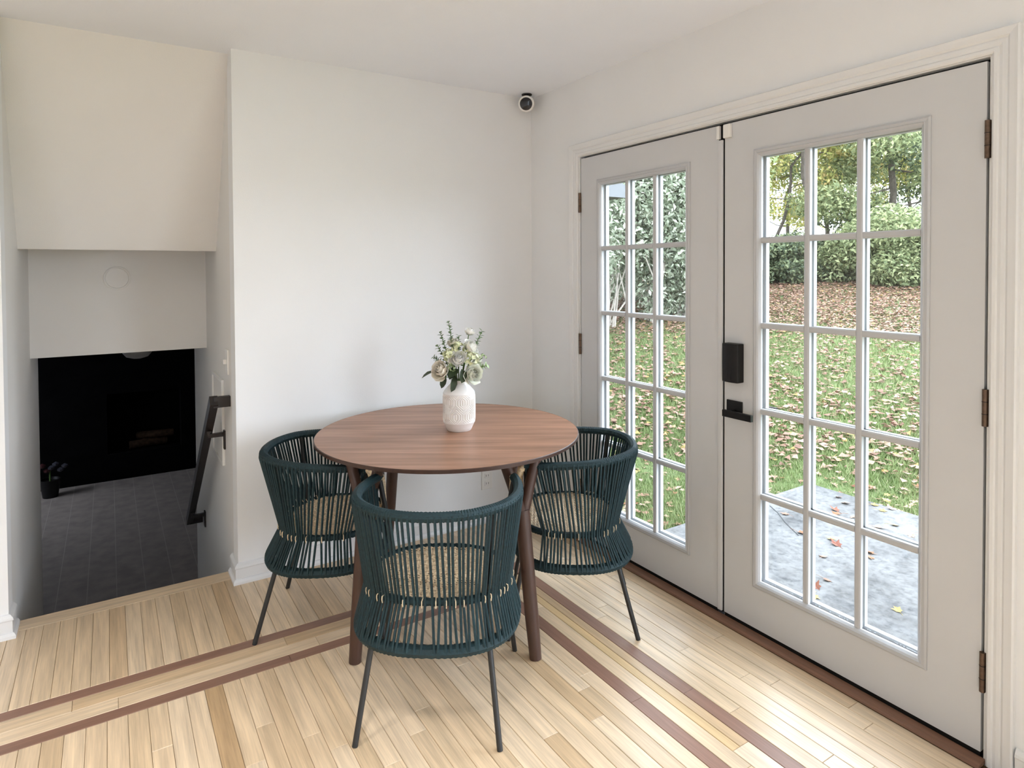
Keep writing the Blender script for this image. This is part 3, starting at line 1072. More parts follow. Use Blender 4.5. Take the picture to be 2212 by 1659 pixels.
def chair_meshes():
    cm = chair_mesh
    # rail continuing down the front posts
    def rail_full(t):
        u = t * 2 - 1
        return rail_pt(u)
    cm['rail'] = ridged(rail_full, 260, 0.0165, 0.0009).mesh('rail', ROPE, True)
    cm['waist'] = ridged(lambda t: Vector((*sup(t * 2 * PI, 0.186, 0.215, 0.234, 2.4), 0.415)), 200, 0.013, 0.0012, True).mesh('seat_rail', ROPE, True)
    cm['hoop'] = ridged(lambda t: Vector((*sup(t * 2 * PI, 0.240, 0.225, 0.260, 2.5), 0.290)), 220, 0.0195, 0.0010, True).mesh('lower_hoop', ROPE, True)
    cm['rope'] = []
    rr = random.Random(5)
    for i in range(NSTR):
        base = (i // 2) * 2 + 0.5
        off = (i - base) * 0.86 + rr.uniform(-0.08, 0.08)
        u = (base + off + 0.5) / NSTR * 2 - 1
        u = max(-0.985, min(0.985, u))
        pr, pw = rail_pt(u), waist_pt(u + rr.uniform(-0.004, 0.004))
        ph = hoop_pt(u + (0.005 if i % 2 else -0.005) + rr.uniform(-0.004, 0.004))
        outr = Vector((pr.x, pr.y, 0)).normalized()
        outw = Vector((pw.x, pw.y, 0)).normalized()
        outh = Vector((ph.x, ph.y, 0)).normalized()
        pts = [pr + Vector((0, 0, 0.006)) + outr * 0.012, pr + outr * 0.014 - Vector((0, 0, 0.012)),
               pw + outw * 0.014 + Vector((0, 0, 0.008)), pw + outw * 0.0145 - Vector((0, 0, 0.008)),
               ph + outh * 0.0155 + Vector((0, 0, 0.010)), ph + outh * 0.0150 - Vector((0, 0, 0.004))]
        cm['rope'].append(MB().tube(pts, 0.0046, 5).mesh('rope', ROPE, True))
    # woven seat
    sm = MB()
    sp, wd = 0.0150, 0.0050
    def inside(x_, y_):
        a_ = 0.186 if x_ < 0 else 0.215
        return abs(x_ / a_) ** 2.4 + abs(y_ / 0.234) ** 2.4 < 0.97
    for axis in (0, 1):
        for k_ in range(-15, 16):
            c0 = k_ * sp
            run = []
            for q in range(-34, 35):
                t = q * sp / 2
                xx, yy = (t, c0) if axis == 0 else (c0, t)
                if inside(xx, yy):
                    ph_ = (q * PI / 2) + (PI if k_ % 2 else 0) + (PI if axis else 0)
                    h = 0.421 + 0.0028 * math.sin(ph_ + PI / 2) - 0.010 * (1 - (xx / 0.22) ** 2) * (1 - (yy / 0.23) ** 2)
                    run.append((xx, yy, h))
            if len(run) > 2:
                b_ = len(sm.v)
                for (xx, yy, h) in run:
                    if axis == 0:
                        sm.v += [(xx, yy - wd, h - 0.001), (xx, yy, h + 0.0015), (xx, yy + wd, h - 0.001)]
                    else:
                        sm.v += [(xx - wd, yy, h - 0.001), (xx, yy, h + 0.0015), (xx + wd, yy, h - 0.001)]
                for q in range(len(run) - 1):
                    for c_ in (0, 1):
                        sm.f.append((b_ + 3 * q + c_, b_ + 3 * q + c_ + 1, b_ + 3 * q + c_ + 4, b_ + 3 * q + c_ + 3))
    cm['seat'] = sm.mesh('seat', RATTAN, True)
    # natural ties round the seat rail
    tm = MB()
    for i in range(40):
        if rr.random() < 0.45:
            continue
        p = waist_pt((i + 0.5) / 40 * 2 - 1)
        o_ = Vector((p.x, p.y, 0)).normalized()
        tm.tube([p + o_ * 0.0205 + Vector((0, 0, 0.010)), p + o_ * 0.0215, p + o_ * 0.0195 - Vector((0, 0, 0.011))], 0.0017, 5)
        tm.tube([p + o_ * 0.02 + Vector((0, 0, 0.010)), p + Vector((0, 0, 0.0165)), p - o_ * 0.016 + Vector((0, 0, 0.008))], 0.0017, 5)
    cm['ties'] = tm.mesh('seat_binding', RATTAN, True)
    # steel legs
    for s in (-1, 1):
        rl = [(-0.178, s * 0.200, 0.70), (-0.148, s * 0.168, 0.42), (-0.18, s * 0.186, 0.28), (-0.255, s * 0.222, 0.0)]
        cm['rear%d' % s] = MB().tube(rl, 0.0092, 10).mesh('leg', LEGMET, True)
        flg = [(0.183, s * 0.250, 0.685), (0.180, s * 0.200, 0.42), (0.200, s * 0.215, 0.28), (0.255, s * 0.248, 0.0)]
        cm['front%d' % s] = MB().tube(flg, 0.0092, 10).mesh('leg', LEGMET, True)
        e_ = rail_pt(s * 1.0)
        pts = [e_ + Vector((-0.006, 0, 0)), e_ + Vector((0.016, 0, -0.010)), e_ + Vector((0.022, -s * 0.004, -0.035)), e_ + Vector((0.017, -s * 0.012, -0.11))]
        cm['tip%d' % s] = MB().tube(pts, [0.0165, 0.0155, 0.0135, 0.010], 10).mesh('arm_tip', RATTAN, True)


chair_meshes()


def make_chair(loc, ang, label):
    c = empty('rope_chair', (loc[0], loc[1], 0), label, 'chair', rz=ang, group='teal rope chairs around the round table')
    cm = chair_mesh

    def add(nm, me):
        o = bpy.data.objects.new(nm, me)
        COL.objects.link(o)
        o.parent = c
        return o
    r_ = add('back_rail', cm['rail'])
    add('seat_rail', cm['waist'])
    add('lower_hoop', cm['hoop'])
    s_ = add('seat', cm['seat'])
    s_['label'] = 'woven natural rattan seat'
    add('seat_binding', cm['ties'])['kind'] = 'stuff'
    for me in cm['rope']:
        add('rope', me)
    for s in (-1, 1):
        add('leg', cm['rear%d' % s])
        add('leg', cm['front%d' % s])
        t_ = add('arm_tip', cm['tip%d' % s])
        t_['label'] = 'natural rattan wrapped arm end'
    return c


make_chair((-1.2117, -1.2149), 0.9649, 'dark teal rope chair standing clear of both walls, back turned to the open floor')
make_chair((-1.3636, -0.4919), -0.5030, 'dark teal rope chair between the back wall and the table, near the stairs')
make_chair((-0.4971, -1.0209), 2.5261, 'dark teal rope chair beside the white glass doors')

# ------------------------------------------------------------------ vase and flowers
VC = (-0.852, -0.681)
va = empty('vase', (*VC, TZ), 'white stoneware vase with raised lattice relief on the walnut table', 'vase')


def vz(z):
    if z < 0.035:
        return 0.053 + (0.0705 - 0.053) * (z / 0.035) ** 0.9
    return 0.0705


NU, NV = 220, 120


def vase_pt(u, v):
    z = 0.038 + 0.124 * v
    th = u * 2 * PI
    cell = (u * 7) % 1.0 * 2 - 1
    row = (z - 0.038) / 0.062
    off = 1.0 if int(row) % 2 else 0.0
    cu = abs(((cell + off + 1) % 2) - 1)
    vv = abs((row % 1.0) * 2 - 1)
    h = cu + max(0.0, vv - 0.35) * 1.1
    ln = math.cos(2 * PI * 3 * h)
    fade = min(1, v * 10, (1 - v) * 10)
    r = 0.0700 + 0.0024 * max(-0.4, ln) * fade
    return (r * math.cos(th), r * math.sin(th), z)


MB().grid(vase_pt, NU, NV, True).build('relief_band', CERAM, va, True, local=True)
MB().lathe([(0.050, 0.0), (0.0535, 0.003), (0.060, 0.018), (0.0675, 0.034), (0.0700, 0.038)], 48, cap1=False).build('foot', CERAM, va, True, local=True)
MB().lathe([(0.0700, 0.162), (0.0705, 0.166), (0.066, 0.175), (0.050, 0.193), (0.039, 0.204), (0.0355, 0.212), (0.0365, 0.222), (0.033, 0.222), (0.031, 0.205), (0.031, 0.15)], 48, cap0=False, cap1=False).build('shoulder', CERGLZ, va, True, local=True)

RV = Vector((0.887, -0.461, 0))
TV = Vector((-0.461, -0.887, 0))
VB = Vector((*VC, 0))


def fpos(dx, z, dep):
    return VB + RV * dx + TV * dep + Vector((0, 0, z))


def frame_from(axis):
    a = axis.normalized()
    u = a.orthogonal().normalized()
    return a, u, a.cross(u)


def stem_path(tip, n=6, k_=0.6):
    base = VB + Vector((0, 0, TZ + 0.10)) + Vector(((tip.x - VB.x) * 0.12, (tip.y - VB.y) * 0.12, 0))
    neck = VB + Vector(((tip.x - VB.x) * 0.15, (tip.y - VB.y) * 0.15, TZ + 0.222))
    hor = Vector((tip.x - VB.x, tip.y - VB.y, 0))
    if hor.length > 0.02:
        neck = VB + hor.normalized() * min(0.024, hor.length * 0.3) + Vector((0, 0, TZ + 0.222))
    pts = [base, neck]
    for i in range(1, n + 1):
        t = i / n
        p = neck.lerp(tip, t)
        p += Vector((0, 0, 1)) * math.sin(PI * t) * 0.02 * k_
        pts.append(p)
    return pts


def rose(tip, axis, R, mat, label, npet=15, openness=1.0, seed=0):
    rr = random.Random(seed)
    a, u, v = frame_from(axis)
    root = empty('rose', tuple(VB + Vector((0, 0, TZ + 0.1))), label, 'flower', group='white and cream roses in the vase')
    MB().tube(stem_path(tip - a * R * 0.5), 0.0022, 6).build('stem', STEMG, root, True)
    H = R * 1.35
    npet = int(npet * 1.5)
    for i in range(npet):
        f = i / (npet - 1)
        al = i * 2.39996 + rr.uniform(-0.2, 0.2)
        rad = R * (0.10 + 0.90 * f ** 0.85)
        wdt = 2.6 - 1.3 * f ** 0.7
        hgt = H * (1.0 - 0.30 * f * f)
        close = 0.42 * max(0.0, 1 - f * 1.25)
        flare = R * 0.42 * openness * max(0.0, f - 0.45) ** 1.2
        def pf(s, t, al=al, rad=rad, wdt=wdt, hgt=hgt, flare=flare, f=f, close=close):
            s_ = s * 2 - 1
            ww = wdt * (0.4 + 0.6 * math.sin(PI * 0.5 * min(1, t * 1.6))) * (1 - 0.22 * max(0, t - 0.7) / 0.3)
            an = al + s_ * ww * 0.5
            r_ = rad * (0.30 + 0.70 * math.sin(PI * 0.5 * min(1.0, t * 1.5))) * (1 - close * t * t) * (1 + 0.06 * s_) + flare * t ** 3
            r_ += 0.03 * R * math.sin(s_ * 5 + al * 3) * t
            zz = -R * 0.66 + hgt * (t - 0.10 * s_ * s_ * t) - R * 0.30 * openness * max(0.0, f - 0.4) * t ** 4
            return tip + u * (r_ * math.cos(an)) + v * (r_ * math.sin(an)) + a * zz
        MB().grid(pf, 7, 6).build('petal', mat, root, True)
    for i in range(5):
        al = i * 2 * PI / 5
        def sf(s, t, al=al):
            s_ = s * 2 - 1
            an = al + s_ * 0.5 * (1 - t)
            r_ = R * (0.2 + 0.75 * t)
            return tip + u * (r_ * math.cos(an)) + v * (r_ * math.sin(an)) + a * (-R * 0.68 + R * 0.25 * t * t)
        MB().grid(sf, 2, 3).build('sepal', STEMG, root, True)
    return root


UPV = Vector((0, 0, 1))
rose(fpos(0.048, 1.185, 0.0), RV * 0.25 + UPV + TV * 0.25, 0.024, PETALW, 'white rosebud standing highest out of the vase', 11, 0.4, 1)
rose(fpos(0.056, 1.118, 0.025), RV * 0.7 + UPV * 0.6 + TV * 0.25, 0.036, PETALW, 'wide open pure white rose just below the tall rosebud', 14, 1.3, 2)
rose(fpos(-0.026, 1.135, -0.02), UPV + TV * 0.2 - RV * 0.2, 0.027, PETALC, 'small half hidden pale rose behind the eucalyptus sprigs', 11, 0.6, 3)
rose(fpos(-0.004, 1.072, 0.062), TV * 0.8 + UPV * 0.62, 0.037, PETALW, 'round ivory white rose in the middle of the bouquet', 16, 0.8, 4)
rose(fpos(-0.080, 1.022, 0.05), TV * 0.7 + UPV * 0.35 - RV * 0.55, 0.042, PETALC, 'full cream rose on the stair side of the bouquet', 18, 1.0, 5)
rose(fpos(0.062, 1.005, 0.058), TV * 0.85 + RV * 0.4 + UPV * 0.15, 0.042, PETALG, 'greenish white rose hanging over the vase shoulder on the door side', 18, 1.0, 6)
rose(fpos(0.083, 1.065, 0.0), RV + UPV * 0.5, 0.029, PETALG, 'small greenish white rose tucked behind the lime florets', 11, 0.8, 7)


def leaf_pts(mb, base, dirv, nrm, ln, wd, fold=0.25, droop=0.2):
    d = dirv.normalized()
    s = d.cross(nrm).normalized()
    n_ = s.cross(d)
    b = len(mb.v)
    prof_ = [(0.0, 0.0), (0.22, 0.72), (0.5, 1.0), (0.78, 0.7), (1.0, 0.0)]
    for (t, wv) in prof_:
        c = base + d * (ln * t) - n_ * (ln * droop * t * t)
        mb.v += [tuple(c + s * (wd * wv / 2) + n_ * (wd * wv * fold / 2)), tuple(c), tuple(c - s * (wd * wv / 2) + n_ * (wd * wv * fold / 2))]
    for i in range(4):
        mb.f += [(b + 3 * i, b + 3 * i + 1, b + 3 * i + 4, b + 3 * i + 3), (b + 3 * i + 1, b + 3 * i + 2, b + 3 * i + 5, b + 3 * i + 4)]


def sprig(tip, label, n=14, size=0.017, mat=EUCAL, seed=0, start=0.42):
    rr = random.Random(seed)
    root = empty('eucalyptus_sprig', tuple(VB + Vector((0, 0, TZ + 0.1))), label, 'foliage', group='green sprigs in the vase')
    P = stem_path(tip, 10)
    MB().tube(P, [0.0016] * (len(P) - 1) + [0.0006], 5).build('stem', STEMG, root, True)
    for i in range(n):
        t = start + (1 - start) * i / (n - 1)
        x_ = t * (len(P) - 1)
        k_ = min(int(x_), len(P) - 2)
        p = P[k_].lerp(P[k_ + 1], x_ - k_)
        tg = (P[k_ + 1] - P[k_]).normalized()
        an = i * 2.4 + rr.uniform(-0.3, 0.3)
        u = tg.orthogonal().normalized()
        v = tg.cross(u)
        out = u * math.cos(an) + v * math.sin(an)
        m_ = MB()
        sz = size * (1.15 - 0.45 * i / n) * rr.uniform(0.85, 1.15)
        leaf_pts(m_, p, out * 0.85 + tg * 0.55, tg, sz, sz * 0.85)
        m_.build('leaf', mat, root, True)
    return root


sprig(fpos(-0.043, 1.225, -0.01), 'tallest thin eucalyptus sprig rising above the roses', 26, 0.023, EUCAL, 1)
sprig(fpos(-0.080, 1.178, 0.0), 'thin eucalyptus sprig just below the tallest one', 22, 0.021, EUCAL, 2)
sprig(fpos(-0.094, 1.125, 0.01), 'short eucalyptus sprig leaning toward the stairs', 18, 0.021, EUCAL, 3)
sprig(fpos(-0.108, 1.075, 0.02), 'bushy small-leaved sprig above the full cream rose', 32, 0.021, EUCAL, 4, 0.3)
sprig(fpos(0.102, 1.185, 0.0), 'eucalyptus sprig leaning toward the doors beside the tall rosebud', 20, 0.023, EUCAL, 5, 0.5)
sprig(fpos(0.0, 1.165, -0.01), 'eucalyptus sprig between the half hidden rose and the open white rose', 20, 0.022, EUCAL, 6)
sprig(fpos(0.120, 1.035, 0.02), 'pale round-leaved sprig sticking out toward the doors', 16, 0.032, EUCAL2, 7, 0.4)


def dark_leaf(base, dirv, ln, wd, label):
    root = empty('rose_leaf', tuple(VB + Vector((0, 0, TZ + 0.2))), label, 'leaf', group='dark rose leaves in the vase')
    m_ = MB()
    leaf_pts(m_, base, dirv, Vector((0.2, -0.3, 1)), ln, wd, 0.3, 0.25)
    m_.build('blade', LEAFDK, root, True)
    MB().tube([VB + Vector((0, 0, TZ + 0.19)), VB.lerp(base, 0.5) + Vector((0, 0, (TZ + 0.23) * 0.5)), base], 0.0014, 5).build('stalk', STEMG, root, True)


dark_leaf(fpos(-0.105, 1.015, 0.03), -RV * 1.0 + UPV * -0.25 + TV * 0.1, 0.062, 0.034, 'dark leaf pointing out past the full cream rose')
dark_leaf(fpos(-0.055, 0.992, 0.05), -RV * 0.55 - UPV * 0.9 + TV * 0.2, 0.052, 0.034, 'dark leaf hanging below the full cream rose')
dark_leaf(fpos(-0.018, 1.000, 0.045), -UPV * 1.0 + TV * 0.35 - RV * 0.1, 0.078, 0.032, 'long dark leaf hanging over the vase shoulder')
dark_leaf(fpos(0.0, 1.025, 0.05), UPV * -0.3 + TV * 0.5 - RV * 0.7, 0.06, 0.05, 'broad dark leaf under the ivory white rose')
dark_leaf(fpos(0.02, 1.015, 0.05), UPV * -0.2 + TV * 0.4 + RV * 0.8, 0.055, 0.036, 'dark leaf between the ivory and greenish white roses')
dark_leaf(fpos(-0.025, 1.03, 0.03), UPV * -0.6 + TV * 0.5 - RV * 0.2, 0.055, 0.045, 'dark leaf behind the ivory white rose')


def filler(pos, R, label, mat, n=26, seed=0):
    rr = random.Random(seed)
    root = empty('filler_flower', tuple(VB + Vector((0, 0, TZ + 0.1))), label, 'flower', group='lime filler flowers in the vase')
    MB().tube(stem_path(pos), 0.0018, 5).build('stem', STEMG, root, True)
    m_ = MB()
    for i in range(n):
        d = Vector((rr.gauss(0, 1), rr.gauss(0, 1), rr.gauss(0, 1) + 0.4)).normalized()
        c = pos + d * R * rr.uniform(0.6, 1)
        for q in range(4):
            u = d.orthogonal().normalized()
            v = d.cross(u)
            an = q * PI / 2 + i
            leaf_pts(m_, c, u * math.cos(an) + v * math.sin(an) + d * 0.5, d, R * 0.42, R * 0.36, 0.2, 0.1)
    o = m_.build('florets', mat, root, True)
    o['kind'] = 'stuff'


dark_leaf(fpos(0.012, 1.03, 0.075), UPV * -0.9 + TV * 0.3 + RV * 0.15, 0.06, 0.045, 'dark leaf straight below the ivory white rose')
dark_leaf(fpos(0.03, 1.005, 0.03), UPV * -0.5 + TV * 0.6 - RV * 0.3, 0.05, 0.04, 'small dark leaf at the vase mouth')
filler(fpos(-0.045, 1.085, 0.04), 0.026, 'lime floret cluster above the full cream rose', LIMEF, 26, 1)
filler(fpos(-0.002, 1.112, 0.03), 0.028, 'lime floret cluster above the ivory white rose', LIMEF, 26, 2)
filler(fpos(0.055, 1.07, 0.055), 0.030, 'lime floret cluster between the open white and greenish white roses', LIMEF, 30, 3)
filler(fpos(0.035, 1.115, 0.03), 0.020, 'small lime floret cluster against the open white rose', LIMEF, 18, 4)
filler(fpos(0.105, 1.07, 0.02), 0.016, 'small pale floret cluster beside the round-leaved sprig', EUCAL2, 16, 5)
filler(fpos(-0.03, 1.035, 0.05), 0.02, 'small pale floret cluster between the cream and ivory roses', EUCAL2, 18, 6)

# ------------------------------------------------------------------ wall things
sc = empty('security_camera', (-0.078, -0.072, CEIL), 'white round security camera with black lens on the ceiling corner', 'camera')
MB().lathe([(0.030, CEIL), (0.030, CEIL - 0.006), (0.016, CEIL - 0.010), (0.016, CEIL - 0.035)], 20, (-0.078, -0.072)).build('mount', BLACKMET, sc, True)
cc = Vector((-0.088, -0.085, 2.418))
ax = (Vector((-0.62, -0.72, -0.22))).normalized()
aa, uu, vv_ = frame_from(ax)


def revolve(prof_, n=28):
    m_ = MB()
    rings = []
    for (r, t) in prof_:
        rings.append([len(m_.v) + k_ for k_ in range(n)])
        for k_ in range(n):
            an = 2 * PI * k_ / n
            m_.v.append(tuple(cc + aa * t + uu * (r * math.cos(an)) + vv_ * (r * math.sin(an))))
    for A, B in zip(rings, rings[1:]):
        for k_ in range(n):
            m_.f.append((A[k_], A[(k_ + 1) % n], B[(k_ + 1) % n], B[k_]))
    m_.f.append(tuple(reversed(rings[0])))
    m_.f.append(tuple(rings[-1]))
    return m_


revolve([(0.006, -0.050), (0.028, -0.042), (0.042, -0.026), (0.0465, -0.008), (0.0465, 0.020), (0.045, 0.027), (0.0395, 0.030), (0.0365, 0.0285)]).build('body', PLASTW, sc, True)
revolve([(0.036, 0.0285), (0.0355, 0.030), (0.020, 0.033), (0.004, 0.034)]).build('lens_face', BLACKGL, sc, True)

ou = empty('outlet', (-0.322, 0, 0.247), 'white wall outlet under the table on the back wall', 'outlet')
MB().box(-0.357, -0.287, -0.006, 0, 0.19, 0.304).build('cover_plate', PLASTW, ou, bevel=0.002)
for zz in (0.225, 0.27):
    rc = MB().box(-0.338, -0.306, -0.009, -0.005, zz - 0.014, zz + 0.014).build('socket', PLASTW, ou, bevel=0.002)
    MB().box(-0.330, -0.328, -0.0095, -0.008, zz - 0.005, zz + 0.006).box(-0.316, -0.314, -0.0095, -0.008, zz - 0.005, zz + 0.006).build('slots', BLACKRUB, rc)
sw = empty('light_switch', (XL, 0.22, 1.01), 'white light switch plate on the stairwell wall end', 'light switch')
MB().box(XL - 0.008, XL, 0.185, 0.255, 0.95, 1.072).build('cover_plate', PLASTW, sw, bevel=0.002)
MB().box(XL - 0.022, XL - 0.006, 0.213, 0.227, 1.0, 1.022).build('toggle', PLASTW, sw)
pn = empty('access_panel', (XL, 0.5, 0.68), 'wall-coloured access panel above the handrail', 'wall panel')
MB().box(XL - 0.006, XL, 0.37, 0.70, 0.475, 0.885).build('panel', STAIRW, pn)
MB().box(XL - 0.013, XL, 0.355, 0.37, 0.46, 0.90).box(XL - 0.013, XL, 0.37, 0.715, 0.885, 0.90).box(XL - 0.013, XL, 0.37, 0.715, 0.46, 0.475).box(XL - 0.013, XL, 0.70, 0.715, 0.475, 0.885).build('rim', PLASTW, pn, bevel=0.002)
fc = MB()
fc.v, fc.f = [], []
n_ = 40
rings = []
for (r, d_) in ((0.066, 0.0), (0.066, 0.006), (0.062, 0.009), (0.057, 0.009), (0.054, 0.005), (0.0, 0.0055)):
    rings.append([len(fc.v) + k_ for k_ in range(n_)])
    fc.v += [(-2.113 + r * math.cos(2 * PI * k_ / n_), 1.02 - d_, 1.421 + r * math.sin(2 * PI * k_ / n_)) for k_ in range(n_)]
for A, B in zip(rings, rings[1:]):
    for k_ in range(n_):
        fc.f.append((A[k_], B[k_], B[(k_ + 1) % n_], A[(k_ + 1) % n_]))
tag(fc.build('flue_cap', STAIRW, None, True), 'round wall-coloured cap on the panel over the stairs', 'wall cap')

# handrail
HX = XL - 0.075
hr = empty('handrail', (HX, 0.7, 0.4), 'dark brown square handrail sloping down the stairwell wall', 'handrail')
A0, A1 = Vector((HX, 0.150, 0.838)), Vector((HX, 1.37, -0.145))
MB().tube([A0, A1], 1.0, 4, sq=(0.036, 0.050)).build('rail', RAILM, hr)
dirr = (A1 - A0).normalized()
for p, s in ((A0, 1), (A1, -1)):
    q = p + dirr * (0.018 * s)
    MB().box(HX, XL - 0.001, q.y - 0.018, q.y + 0.018, q.z - 0.025, q.z + 0.025).build('wall_return', RAILM, hr)
for t in (0.16, 0.86):
    q = A0.lerp(A1, t)
    br = MB().tube([q + Vector((0, 0, -0.03)), q + Vector((0.0, 0, -0.055)), q + Vector((0.066, 0, -0.055))], 1.0, 4, sq=(0.02, 0.02)).build('bracket', RAILM, hr)
    MB().box(XL - 0.008, XL, q.y - 0.02, q.y + 0.02, q.z - 0.13, q.z - 0.035).build('bracket_plate', RAILM, br)

# ------------------------------------------------------------------ outdoors


def ground(x_, y_):
    s = (x_ - 2.1) * 0.8 + (y_ + 0.4) * 0.6
    s = max(0.0, min(s, 16.0))
    return -0.16 + 0.105 * s


gx = [0.15, 0.6] + [1.0 + 0.8 * i for i in range(60)]
gy = [-40 + 1.0 * i for i in range(91)]
lm = MB()
for yy in gy:
    for xx in gx:
        lm.v.append((xx, yy, ground(xx, yy) + (0.02 * math.sin(xx * 1.3) * math.sin(yy * 1.1) if xx > 3 else 0)))
W_ = len(gx)
for j in range(len(gy) - 1):
    for i in range(W_ - 1):
        a = j * W_ + i
        lm.f.append((a, a + 1, a + W_ + 1, a + W_))
lo = lm.build('lawn', LAWN, None, True)
tag(lo, 'green lawn rising toward the hedge outside the glass doors', 'lawn', kind='structure')
yd = MB().box(-45, 0.15, -45, RY - 0.2, -0.3, -0.18).box(-45, RX - 0.2, RY - 0.2, 50, -0.3, -0.18).box(RX - 0.2, 0.15, 7.6, 50, -0.3, -0.18)
tag(yd.build('yard', GRAVEL), 'unseen pale gravel yard around the house, bounces light indoors', 'yard', kind='structure')
pa = MB()
pa.prism([(0.15, -6.0), (2.14, -6.0), (2.13, -0.46), (2.10, -0.44), (0.15, -0.47)], 'z', -0.35, -0.10)
pao = pa.build('patio_slab', CONC, bevel=0.01)
tag(pao, 'mottled grey concrete patio slab outside the doors', 'patio', kind='structure')
CRACK = [(1.492, -0.570), (1.429, -0.672), (1.324, -0.800), (1.222, -0.953)]
MB().tube([(p, q, -0.1005) for p, q in CRACK], 0.004, 5).build('crack', plain('dark_crack', (0.06, 0.06, 0.06), 0.9, 0.1), pao)

# house wing and eave beyond the doors
wg = empty('house_wing', (1.1, 4.5, 0), 'grey house wing with a dark eave corner beyond the doors', 'building')
MB().box(0.2, 1.9, 2.75, 7.2, -0.3, 2.5).build('wing_wall', SIDING, wg)
MB().box(0.13, 0.2, 0.13, 7.2, -0.3, 2.5).build('side_wall', SIDING, wg)
MB().box(0.2, 2.86, 2.30, 7.5, 2.28, 2.42).build('eave', EAVE, wg)
MB().prism([(0.2, 2.42), (2.86, 2.42), (0.2, 3.6)], 'y', 2.30, 7.5).build('roof', EAVE, wg)


def polar(th, d):
    a = math.radians(th)
    return CAM[0] + d * math.sin(a), CAM[1] + d * math.cos(a)


# grass blades in view
def sample_lawn(n, d0, d1, th0=32.0, th1=72.0, power=1.0):
    th = np.radians(rng.uniform(th0, th1, n))
    d = d0 * (d1 / d0) ** (rng.random(n) ** power)
    x_ = CAM[0] + d * np.sin(th)
    y_ = CAM[1] + d * np.cos(th)
    ok = (x_ > 0.17) & ~((x_ < 2.14) & (y_ < -0.45))
    return x_[ok], y_[ok], d[ok]


def gz_(x_, y_):
    s = np.clip((x_ - 2.1) * 0.8 + (y_ + 0.4) * 0.6, 0, 16)
    return -0.16 + 0.105 * s + np.where(x_ > 3, 0.02 * np.sin(x_ * 1.3) * np.sin(y_ * 1.1), 0)


gx_, gy_, gd = sample_lawn(230000, 3.4, 13.0)
n = len(gx_)
gzz = gz_(gx_, gy_)
ph = rng.uniform(0, 2 * PI, n)
hh = rng.uniform(0.03, 0.065, n)
ww = rng.uniform(0.0025, 0.005, n) * (0.7 + gd * 0.09)
lean = rng.uniform(0.2, 1.3, n)
dx_, dy_ = np.cos(ph), np.sin(ph)
V = np.empty((n, 3, 3))
V[:, 0] = np.stack([gx_ - dy_ * ww, gy_ + dx_ * ww, gzz - 0.005], 1)
V[:, 1] = np.stack([gx_ + dy_ * ww, gy_ - dx_ * ww, gzz - 0.005], 1)
V[:, 2] = np.stack([gx_ + dx_ * hh * lean, gy_ + dy_ * hh * lean, gzz + hh], 1)
go = bpy.data.objects.new('grass', fast_mesh('grass', V.reshape(-1, 3), np.arange(n * 3).reshape(-1, 3), GRASSB))
COL.objects.link(go)
tag(go, 'short green grass blades covering the lawn', 'grass', kind='stuff')

# fallen leaves: single ones near the doors, the rest as litter


def leaf_mesh(name, mat, seed):
    rr = random.Random(seed)
    m_ = MB()
    lob = [1.0, 0.45, 0.8, 0.42, 0.62, 0.35, 0.5, 0.35, 0.62, 0.42, 0.8, 0.45]
    curl = rr.uniform(0.5, 1.3)
    m_.v.append((0, 0, 0.006))
    for i, r in enumerate(lob):
        an = 2 * PI * i / len(lob)
        r_ = r * 0.055 * rr.uniform(0.85, 1.15)
        x_, y_ = r_ * math.cos(an), r_ * math.sin(an) * 0.85
        m_.v.append((x_, y_, 0.004 + curl * 7.0 * y_ * y_ + curl * 2.5 * x_ * abs(x_) * rr.uniform(-0.3, 1) + rr.uniform(0, 0.006)))
    for i in range(len(lob)):
        m_.f.append((0, 1 + i, 1 + (i + 1) % len(lob)))
    b = len(m_.v)
    m_.tube([(-0.025, 0, 0.006), (-0.05, 0.004, 0.008), (-0.075, 0.012, 0.004)], 0.0012, 4)
    return m_.mesh(name, mat)


LM = [(leaf_mesh('fallen_leaf', LEAF_TAN, 1), 'tan'), (leaf_mesh('fallen_leaf', LEAF_TAN, 2), 'tan'), (leaf_mesh('fallen_leaf', LEAF_TAN, 3), 'tan'),
      (leaf_mesh('fallen_leaf', LEAF_YEL, 4), 'yellow'), (leaf_mesh('fallen_leaf', LEAF_RED, 5), 'rusty')]


def put_leaf(x_, y_, z_, kind, where, sc=1.0):
    me, cname = LM[kind]
    o = bpy.data.objects.new('fallen_leaf', me)
    COL.objects.link(o)
    o.location = (x_, y_, z_)
    o.scale = (sc, sc, sc)
    o.rotation_euler = (random.uniform(-0.25, 0.25), random.uniform(-0.25, 0.25), random.uniform(0, 2 * PI))
    tag(o, '%s dry fallen leaf lying on %s' % (cname, where), 'leaf', '%s fallen leaves on %s' % (cname, where))


PATIO_LEAVES = [(1812, 1075, 0), (1825, 1088, 0), (1858, 1103, 4), (1805, 1103, 4), (1808, 1112, 4), (1845, 1118, 0), (1888, 1092, 3), (1905, 1104, 3), (1925, 1100, 0),
                (1730, 1152, 4), (1795, 1166, 3), (1808, 1178, 4), (1778, 1204, 0), (1878, 1195, 4), (1880, 1205, 4), (1763, 1269, 4), (1760, 1290, 3),
                (1940, 1320, 3), (1895, 1140, 0), (1932, 1136, 3), (1970, 1158, 0), (1785, 1254, 0), (1698, 1112, 0)]


def px_ray(px, py):
    return cam_axis((px - 1106 - SX) / F_PX, -(py - 829.5 - SY) / F_PX, 1.0)


